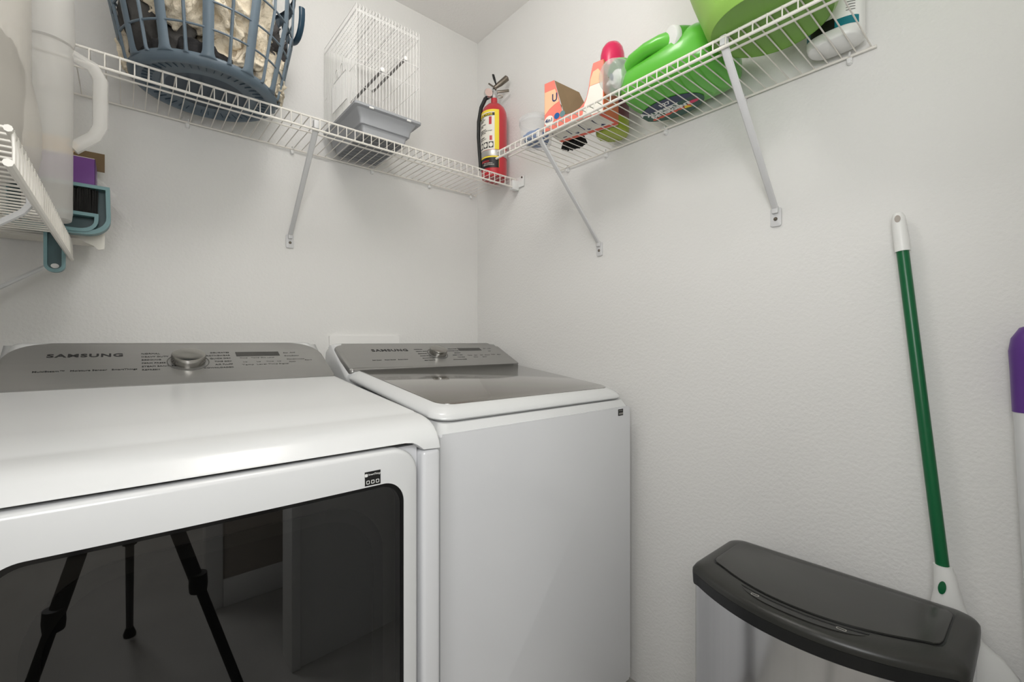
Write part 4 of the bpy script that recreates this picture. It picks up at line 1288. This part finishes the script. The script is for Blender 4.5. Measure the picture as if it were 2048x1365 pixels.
for k in range(6):
    prism(bm, [(-0.066 + 0.021 * k + 0.011 * math.cos(2 * PI * j / 10), -0.026 + 0.006 * math.sin(2 * PI * j / 10) + 0.001 * k) for j in range(10)], la, 0.0003, 0.0007)
build('fruit_print', bm, FRUIT, lb, smooth=False)
bm = B(); prism(bm, [(0.062 + 0.018 * math.cos(2 * PI * j / 12), -0.010 + 0.008 * math.sin(2 * PI * j / 12)) for j in range(12)], la, 0.0003, 0.0009); build('berry_print', bm, BERRY, lb, smooth=False)
bm = B(); prism(bm, [(0.036, -0.010), (0.048, -0.034), (0.026, -0.030)], la, 0.0003, 0.0009); build('yellow_print', bm, FYEL, lb, smooth=False)

# lime tub
tc_ = Vector((-0.268, -1.445, ZR))
tt = thing('flexible_tub', tuple(tc_), 'large lime green flexible tub overhanging the right shelf', 'tub')


def tr_(a, z):
    r0 = 0.122 + 0.30 * z
    if z < 0.012:
        r0 = 0.116 + 0.5 * z
    return r0 * (1 + 0.03 * math.cos(3 * a + 1.2) * min(1, z / 0.1) + 0.012 * math.cos(7 * a) * min(1, z / 0.1))


bm = B(); t = bmesh.new(); rings = []
for z in (0.0, 0.004, 0.012, 0.03, 0.06, 0.10, 0.15, 0.20, 0.25, 0.29):
    rings.append([Vector((tc_.x + tr_(2 * PI * k / 72, z) * math.cos(2 * PI * k / 72), tc_.y + tr_(2 * PI * k / 72, z) * math.sin(2 * PI * k / 72), ZR + z)) for k in range(72)])
for z in (0.30, 0.29, 0.20, 0.10, 0.01):
    rings.append([Vector((tc_.x + (tr_(2 * PI * k / 72, min(z, .29)) - (0.005 if z < 0.3 else -0.001)) * math.cos(2 * PI * k / 72), tc_.y + (tr_(2 * PI * k / 72, min(z, .29)) - (0.005 if z < 0.3 else -0.001)) * math.sin(2 * PI * k / 72), ZR + z)) for k in range(72)])
loft(t, rings, cap=False)
# keep clear of the wall
for v in t.verts:
    if v.co.x > -0.012:
        v.co.x = -0.012
merge(bm, t)
build('side_wall', bm, LIME, tt, angle=60)
bm = B(); lathe(bm, [(0.117, 0.0005), (0.114, 0.0015), (0.06, 0.002), (0.001, 0.002)], tuple(tc_), 60, cap=False); build('bottom', bm, LIMED, tt)
bm = B()
for k in range(3):
    a = R(150 + 12 * k)
    tube(bm, [tc_ + Vector(((tr_(a + 0.05 * i * k, 0.01 + 0.03 * i) + 0.0005) * math.cos(a + 0.05 * i * k), (tr_(a + 0.05 * i * k, 0.01 + 0.03 * i) + 0.0005) * math.sin(a + 0.05 * i * k), 0.01 + 0.03 * i)) for i in range(9)], 0.0012, 5)
build('crease_ridges', bm, LIME, tt)
for ang in (60, 240):
    a = R(ang)
    et = Vector((-math.sin(a), math.cos(a), 0)); er = Vector((math.cos(a), math.sin(a), 0))
    if ang == 60:
        continue
    bm = B(); tube(bm, [tc_ + er * (0.213 + 0.01 * math.sin(PI * i / 12)) + et * 0.06 * math.cos(PI * i / 12) + Vector((0, 0, 0.295 + 0.05 * math.sin(PI * i / 12))) for i in range(13)], 0.009, 8); build('handle', bm, LIME, tt)

# white bottle with teal label
c = (-0.066, -1.516, ZR)
wb = thing('white_bottle', c, 'white oval bottle with teal label at the right shelf end', 'bottle')
bm = B(); t = bmesh.new(); rings = []
for (z, k_) in ((0, 0.90), (0.003, 0.97), (0.012, 1.0), (0.10, 1.0), (0.118, 0.93), (0.13, 0.72), (0.136, 0.45), (0.145, 0.40)):
    rings.append([Vector((c[0] + 0.042 * k_ * math.copysign(abs(math.cos(q)) ** 0.75, math.cos(q)), c[1] + 0.056 * k_ * math.copysign(abs(math.sin(q)) ** 0.75, math.sin(q)), ZR + z)) for q in [2 * PI * j / 48 for j in range(48)]])
loft(t, rings); bmesh.ops.recalc_face_normals(t, faces=t.faces); merge(bm, t); build('body', bm, WHITEP, wb, angle=50)
bm = B(); lathe(bm, [(0.022, 0.142), (0.023, 0.144), (0.023, 0.166), (0.02, 0.168)], c, 24); build('screw_cap', bm, TEALL, wb)


def oval(q0, q1, z0, z1, o, n=16):
    t = bmesh.new()
    P = lambda q, z: Vector((c[0] + (0.042 + o) * math.copysign(abs(math.cos(q)) ** 0.75, math.cos(q)), c[1] + (0.056 + o) * math.copysign(abs(math.sin(q)) ** 0.75, math.sin(q)), ZR + z))
    lo = [t.verts.new(P(q0 + (q1 - q0) * k / n, z0)) for k in range(n + 1)]
    hi = [t.verts.new(P(q0 + (q1 - q0) * k / n, z1)) for k in range(n + 1)]
    for k in range(n):
        t.faces.new([lo[k], lo[k + 1], hi[k + 1], hi[k]])
    return t


bm = B(); merge(bm, oval(R(118), R(240), 0.022, 0.040, 0.0006)); lb = build('label_strip', bm, TEALL, wb)
bm = B(); merge(bm, oval(R(140), R(185), 0.022, 0.046, 0.0010)); build('black_emblem', bm, BLACKL, lb)
bm = B()
for i in range(6):
    merge(bm, oval(R(205), R(228), 0.052 + 0.006 * i, 0.0535 + 0.006 * i, 0.0008, 6))
build('fine_print', bm, FAINT, lb)

# ---------------------------------------------------------------- left shelf goods
ZL = 1.4495
# frosted pitcher
c = (-1.472, -0.37, ZL)
pt = thing('pitcher', c, 'tall frosted plastic pitcher with angular handle on the left shelf', 'pitcher')
bm = B(); lathe(bm, [(0.036, 0), (0.039, 0.003), (0.041, 0.02), (0.0425, 0.39), (0.044, 0.396)], c, 40, cap=False); lathe(bm, [(0.0362, 0.001), (0.001, 0.001)], c, 40, cap=False); build('body', bm, FROST, pt)
bm = B()
hp = [(-1.434, 1.838), (-1.398, 1.824), (-1.384, 1.798), (-1.384, 1.740), (-1.384, 1.686), (-1.394, 1.660), (-1.432, 1.622)]
for a_, b_ in zip(hp[:-1], hp[1:]):
    pass
tube(bm, [(x, -0.37, z) for x, z in hp], 0.0145, 12, flat=0.7); build('handle', bm, FROST, pt, angle=25)
# inverted frosted beaker on top of it
c2 = (-1.472, -0.37, ZL + 0.398)
bk2 = thing('beaker', c2, 'frosted plastic beaker stacked upside down on the tall pitcher', 'beaker')
bm = B(); lathe(bm, [(0.036, 0.0), (0.042, 0.005), (0.045, 0.02), (0.042, 0.20), (0.041, 0.22), (0.001, 0.222)], c2, 40, cap=False); build('body', bm, FROST, bk2)
bm = B(); lathe(bm, [(0.0425, 0.196), (0.044, 0.2), (0.044, 0.212), (0.0415, 0.216)], c2, 40, cap=False); build('rim_bead', bm, FROST, bk2)
# big jar near the camera
c = (-1.546, -0.735, ZL)
jr = thing('storage_jar', c, 'large frosted jar half filled with dark contents at the left edge', 'jar')
bm = B(); lathe(bm, [(0.088, 0), (0.094, 0.006), (0.100, 0.04), (0.100, 0.09), (0.094, 0.13), (0.088, 0.16), (0.087, 0.50), (0.085, 0.52), (0.001, 0.522)], c, 48, cap=False); lathe(bm, [(0.0882, 0.0005), (0.001, 0.0005)], c, 48, cap=False); build('body', bm, JARM, jr, angle=60)
bm = B(); lathe(bm, [(0.089, 0.50), (0.092, 0.503), (0.092, 0.53), (0.085, 0.535), (0.001, 0.536)], c, 48, cap=False); build('lid', bm, WHITEP, jr)
bm = bmesh.new(); bmesh.ops.create_icosphere(bm, subdivisions=5, radius=1)
for v in bm.verts:
    n_ = v.co.normalized()
    r_ = 0.082 * (1 + 0.10 * (noise.noise(n_ * 5) - 0.5))
    hh_ = math.hypot(n_.x, n_.y)
    q_ = (hh_ ** 0.35) / max(hh_, 1e-6)
    v.co = Vector((c[0] + n_.x * q_ * r_, c[1] + n_.y * q_ * r_, c[2] + 0.128 + math.copysign(abs(n_.z) ** 0.7, n_.z) * 0.10 + 0.02 * noise.noise(n_ * 6)))
o = build('jar_contents', bm, KIBBLE); tag(o, 'dark grey clumped contents inside the frosted jar', 'contents'); o['kind'] = 'stuff'
# second frosted jug between
c = (-1.60, -0.42, ZL)
jc = thing('canister', c, 'squat frosted canister behind the jar and pitcher on the left shelf', 'canister')
bm = B(); t = bmesh.new()
loft(t, [[Vector((x, y, ZL + z)) for x, y in rrect(c[0] - 0.065 + i, c[1] - 0.06 + i, c[0] + 0.065 - i, c[1] + 0.06 - i, 0.018, 5)] for z, i in ((0, 0.004), (0.006, 0), (0.27, 0), (0.285, 0.012), (0.29, 0.012))], cap=False)
merge(bm, t); build('body', bm, FROST2, jc, angle=50)
bm = B(); prism(bm, rrect(c[0] - 0.058, c[1] - 0.053, c[0] + 0.058, c[1] + 0.053, 0.016, 5), lambda u, v, w: (u, v, w), ZL + 0.287, ZL + 0.312, 0.005); build('lid', bm, TEAL if False else mat('pale_blue_lid', (204, 212, 214), 0.4, alpha=0.85, var=0.02), jc)
bm = B(); tube(bm, [(c[0] + 0.067, c[1] - 0.03, ZL + 0.25), (c[0] + 0.098, c[1] - 0.03, ZL + 0.245), (c[0] + 0.10, c[1] - 0.03, ZL + 0.15), (c[0] + 0.067, c[1] - 0.03, ZL + 0.14)], 0.007, 8); build('handle', bm, FROST2, jc)

# carton behind the dustpan
ct = thing('food_carton', (-1.485, -0.09, ZL), 'worn purple food carton with open brown flap at the far end of the left shelf', 'box')
x0_, x1_, y0_, y1_ = -1.60, -1.402, -0.155, -0.04
bm = B(); box(bm, (x0_, y0_, ZL), (x1_, y1_, ZL + 0.222)); cb = build('body', bm, PAPER, ct, smooth=False)
bm = B(); box(bm, (x0_ + 0.001, y0_ - 0.0012, ZL + 0.055), (x1_ + 0.0012, y0_ - 0.0002, ZL + 0.2205)); box(bm, (x1_ + 0.0002, y0_ - 0.0012, ZL + 0.075), (x1_ + 0.0012, y1_ - 0.01, ZL + 0.220)); build('purple_print', bm, PURB, cb, smooth=False)
bm = B(); prism(bm, [(-1.45 + 0.03 * math.cos(2 * PI * k / 16), ZL + 0.108 + 0.014 * math.sin(2 * PI * k / 16)) for k in range(16)], lambda u, v, w: (u, w, v), y0_ - 0.0018, y0_ - 0.0012); prism(bm, [(x0_ + 0.02, ZL + 0.223), (x1_ - 0.045, ZL + 0.223), (x1_ - 0.03, ZL + 0.25), (x1_ - 0.05, ZL + 0.265), (x0_ + 0.02, ZL + 0.26)], lambda u, v, w: (u, w, v), y0_ + 0.001, y0_ + 0.002); build('food_print', bm, KRAFT, cb, smooth=False)
bm = B(); box(bm, (x1_ - 0.052, y1_ - 0.022, ZL + 0.215), (x1_ + 0.018, y1_ - 0.0205, ZL + 0.268)); build('open_flap', bm, CARDD, ct, smooth=False)
bm = B(); prism(bm, [(x1_ - 0.062, ZL + 0.01), (x1_ + 0.014, ZL + 0.10), (x1_ + 0.022, ZL + 0.05), (x1_ + 0.020, ZL - 0.022), (x1_ + 0.008, ZL - 0.026), (x1_ - 0.002, ZL - 0.016), (x1_ - 0.020, ZL - 0.008), (x1_ - 0.035, ZL + 0.004)], lambda u, v, w: (u, w, v), y0_ - 0.006, y0_ - 0.0045); build('torn_paper', bm, PAPER, ct, smooth=False)
# clear wrap trailing from the carton
bm = B(); t = bmesh.new(); G_ = []
for i in range(15):
    row = []
    for j in range(9):
        u, v = i / 14, j / 8
        x = x1_ - 0.02 + 0.085 * u + 0.02 * v * u
        z = ZL + 0.205 - 0.06 * u - 0.075 * v * (0.4 + 0.6 * u) - 0.02 * u * u
        y = y0_ + 0.035 + 0.05 * u + 0.010 * noise.noise(Vector((u * 6, v * 6, 3)))
        row.append(t.verts.new((x, y, z)))
    G_.append(row)
for i in range(14):
    for j in range(8):
        t.faces.new([G_[i][j], G_[i + 1][j], G_[i + 1][j + 1], G_[i][j + 1]])
merge(bm, t); o = build('plastic_wrap', bm, FILM, None, angle=60); tag(o, 'crumpled clear plastic wrap hanging from the purple carton', 'plastic wrap')

# dustpan with its brush, handle down through the shelf wires
yd = -0.205
du = thing('dustpan', (-1.467, yd, ZL), 'teal hand dustpan hanging handle-down at the left shelf front edge', 'dustpan')
fy = lambda u, v, w: (u, w, v)
po = [(-1.562, ZL + 0.134), (-1.370, ZL + 0.134), (-1.368, ZL + 0.05)] + [(-1.368 - 0.05 + 0.05 * math.cos(R(-90 * k / 8)), ZL + 0.048 + 0.045 * math.sin(R(-90 * k / 8))) for k in range(1, 9)] + [(-1.515, ZL + 0.003)] + [(-1.517 - 0.048 * math.sin(R(90 * k / 8)), ZL + 0.048 - 0.045 * math.cos(R(90 * k / 8))) for k in range(1, 9)]
po = dense(po)
cxy = (-1.466, ZL + 0.072)
pi_ = [(cxy[0] + (x - cxy[0]) * 0.91, cxy[1] + (z - cxy[1]) * 0.86) for x, z in po]
bm = B(); prism(bm, po, fy, yd + 0.013, yd + 0.015); build('pan_floor', bm, TEALD, du, smooth=False)
bm = B(); frame(bm, po, pi_, fy, yd - 0.016, yd + 0.013); build('pan_rim', bm, TEAL, du, angle=40)
bm = B()
hh_ = rrect(-1.494, 1.349, -1.455, ZL + 0.006, [0.002, 0.002, 0.0185, 0.0185], 8)
hi_ = rrect(-1.4875, 1.357, -1.4615, ZL + 0.0, [0.002, 0.002, 0.0125, 0.0125], 8)
frame(bm, hh_, hi_, fy, yd - 0.011, yd + 0.008); hn = build('handle', bm, TEAL, du, angle=40)
bm = B(); prism(bm, hi_, fy, yd + 0.002, yd + 0.005); build('handle_web', bm, TEALD, hn, smooth=False)
bm = B(); lathe(bm, [(0.006, -0.0005), (0.006, 0.0005)], (-1.4745, yd + 0.0012, 1.366), 16, Matrix.Rotation(R(90), 4, 'X'), sx=1.3); build('hanging_hole', bm, WALL, hn)
hb = thing('hand_brush', (-1.46, yd - 0.02, ZL + 0.02), 'teal hand brush with black bristles nested in the dustpan', 'brush')
bm = B()
bo_ = [(-1.53, ZL + 0.062), (-1.392, ZL + 0.059), (-1.392, ZL + 0.045)] + [(-1.392 - 0.034 + 0.034 * math.cos(R(-90 * k / 6)), ZL + 0.044 + 0.036 * math.sin(R(-90 * k / 6))) for k in range(1, 7)] + [(-1.53, ZL + 0.010)]
bi_ = [(-1.461 + (x + 1.461) * 0.88, ZL + 0.034 + (z - ZL - 0.034) * 0.66) for x, z in bo_]
frame(bm, bo_, bi_, fy, yd - 0.018, yd + 0.006); build('brush_block', bm, TEAL, hb, angle=30)
bm = B()
for i in range(46):
    x = -1.53 + 0.134 * i / 45
    for j in range(3):
        tube(bm, [(x, yd - 0.010 + 0.007 * j, ZL + 0.060), (x + random.uniform(-.002, .002), yd - 0.010 + 0.007 * j + random.uniform(-.002, .002), ZL + 0.124 + random.uniform(-.006, .003))], 0.0017, 4)
o = build('bristles', bm, BRISTLE, hb, smooth=False); o['kind'] = 'stuff'
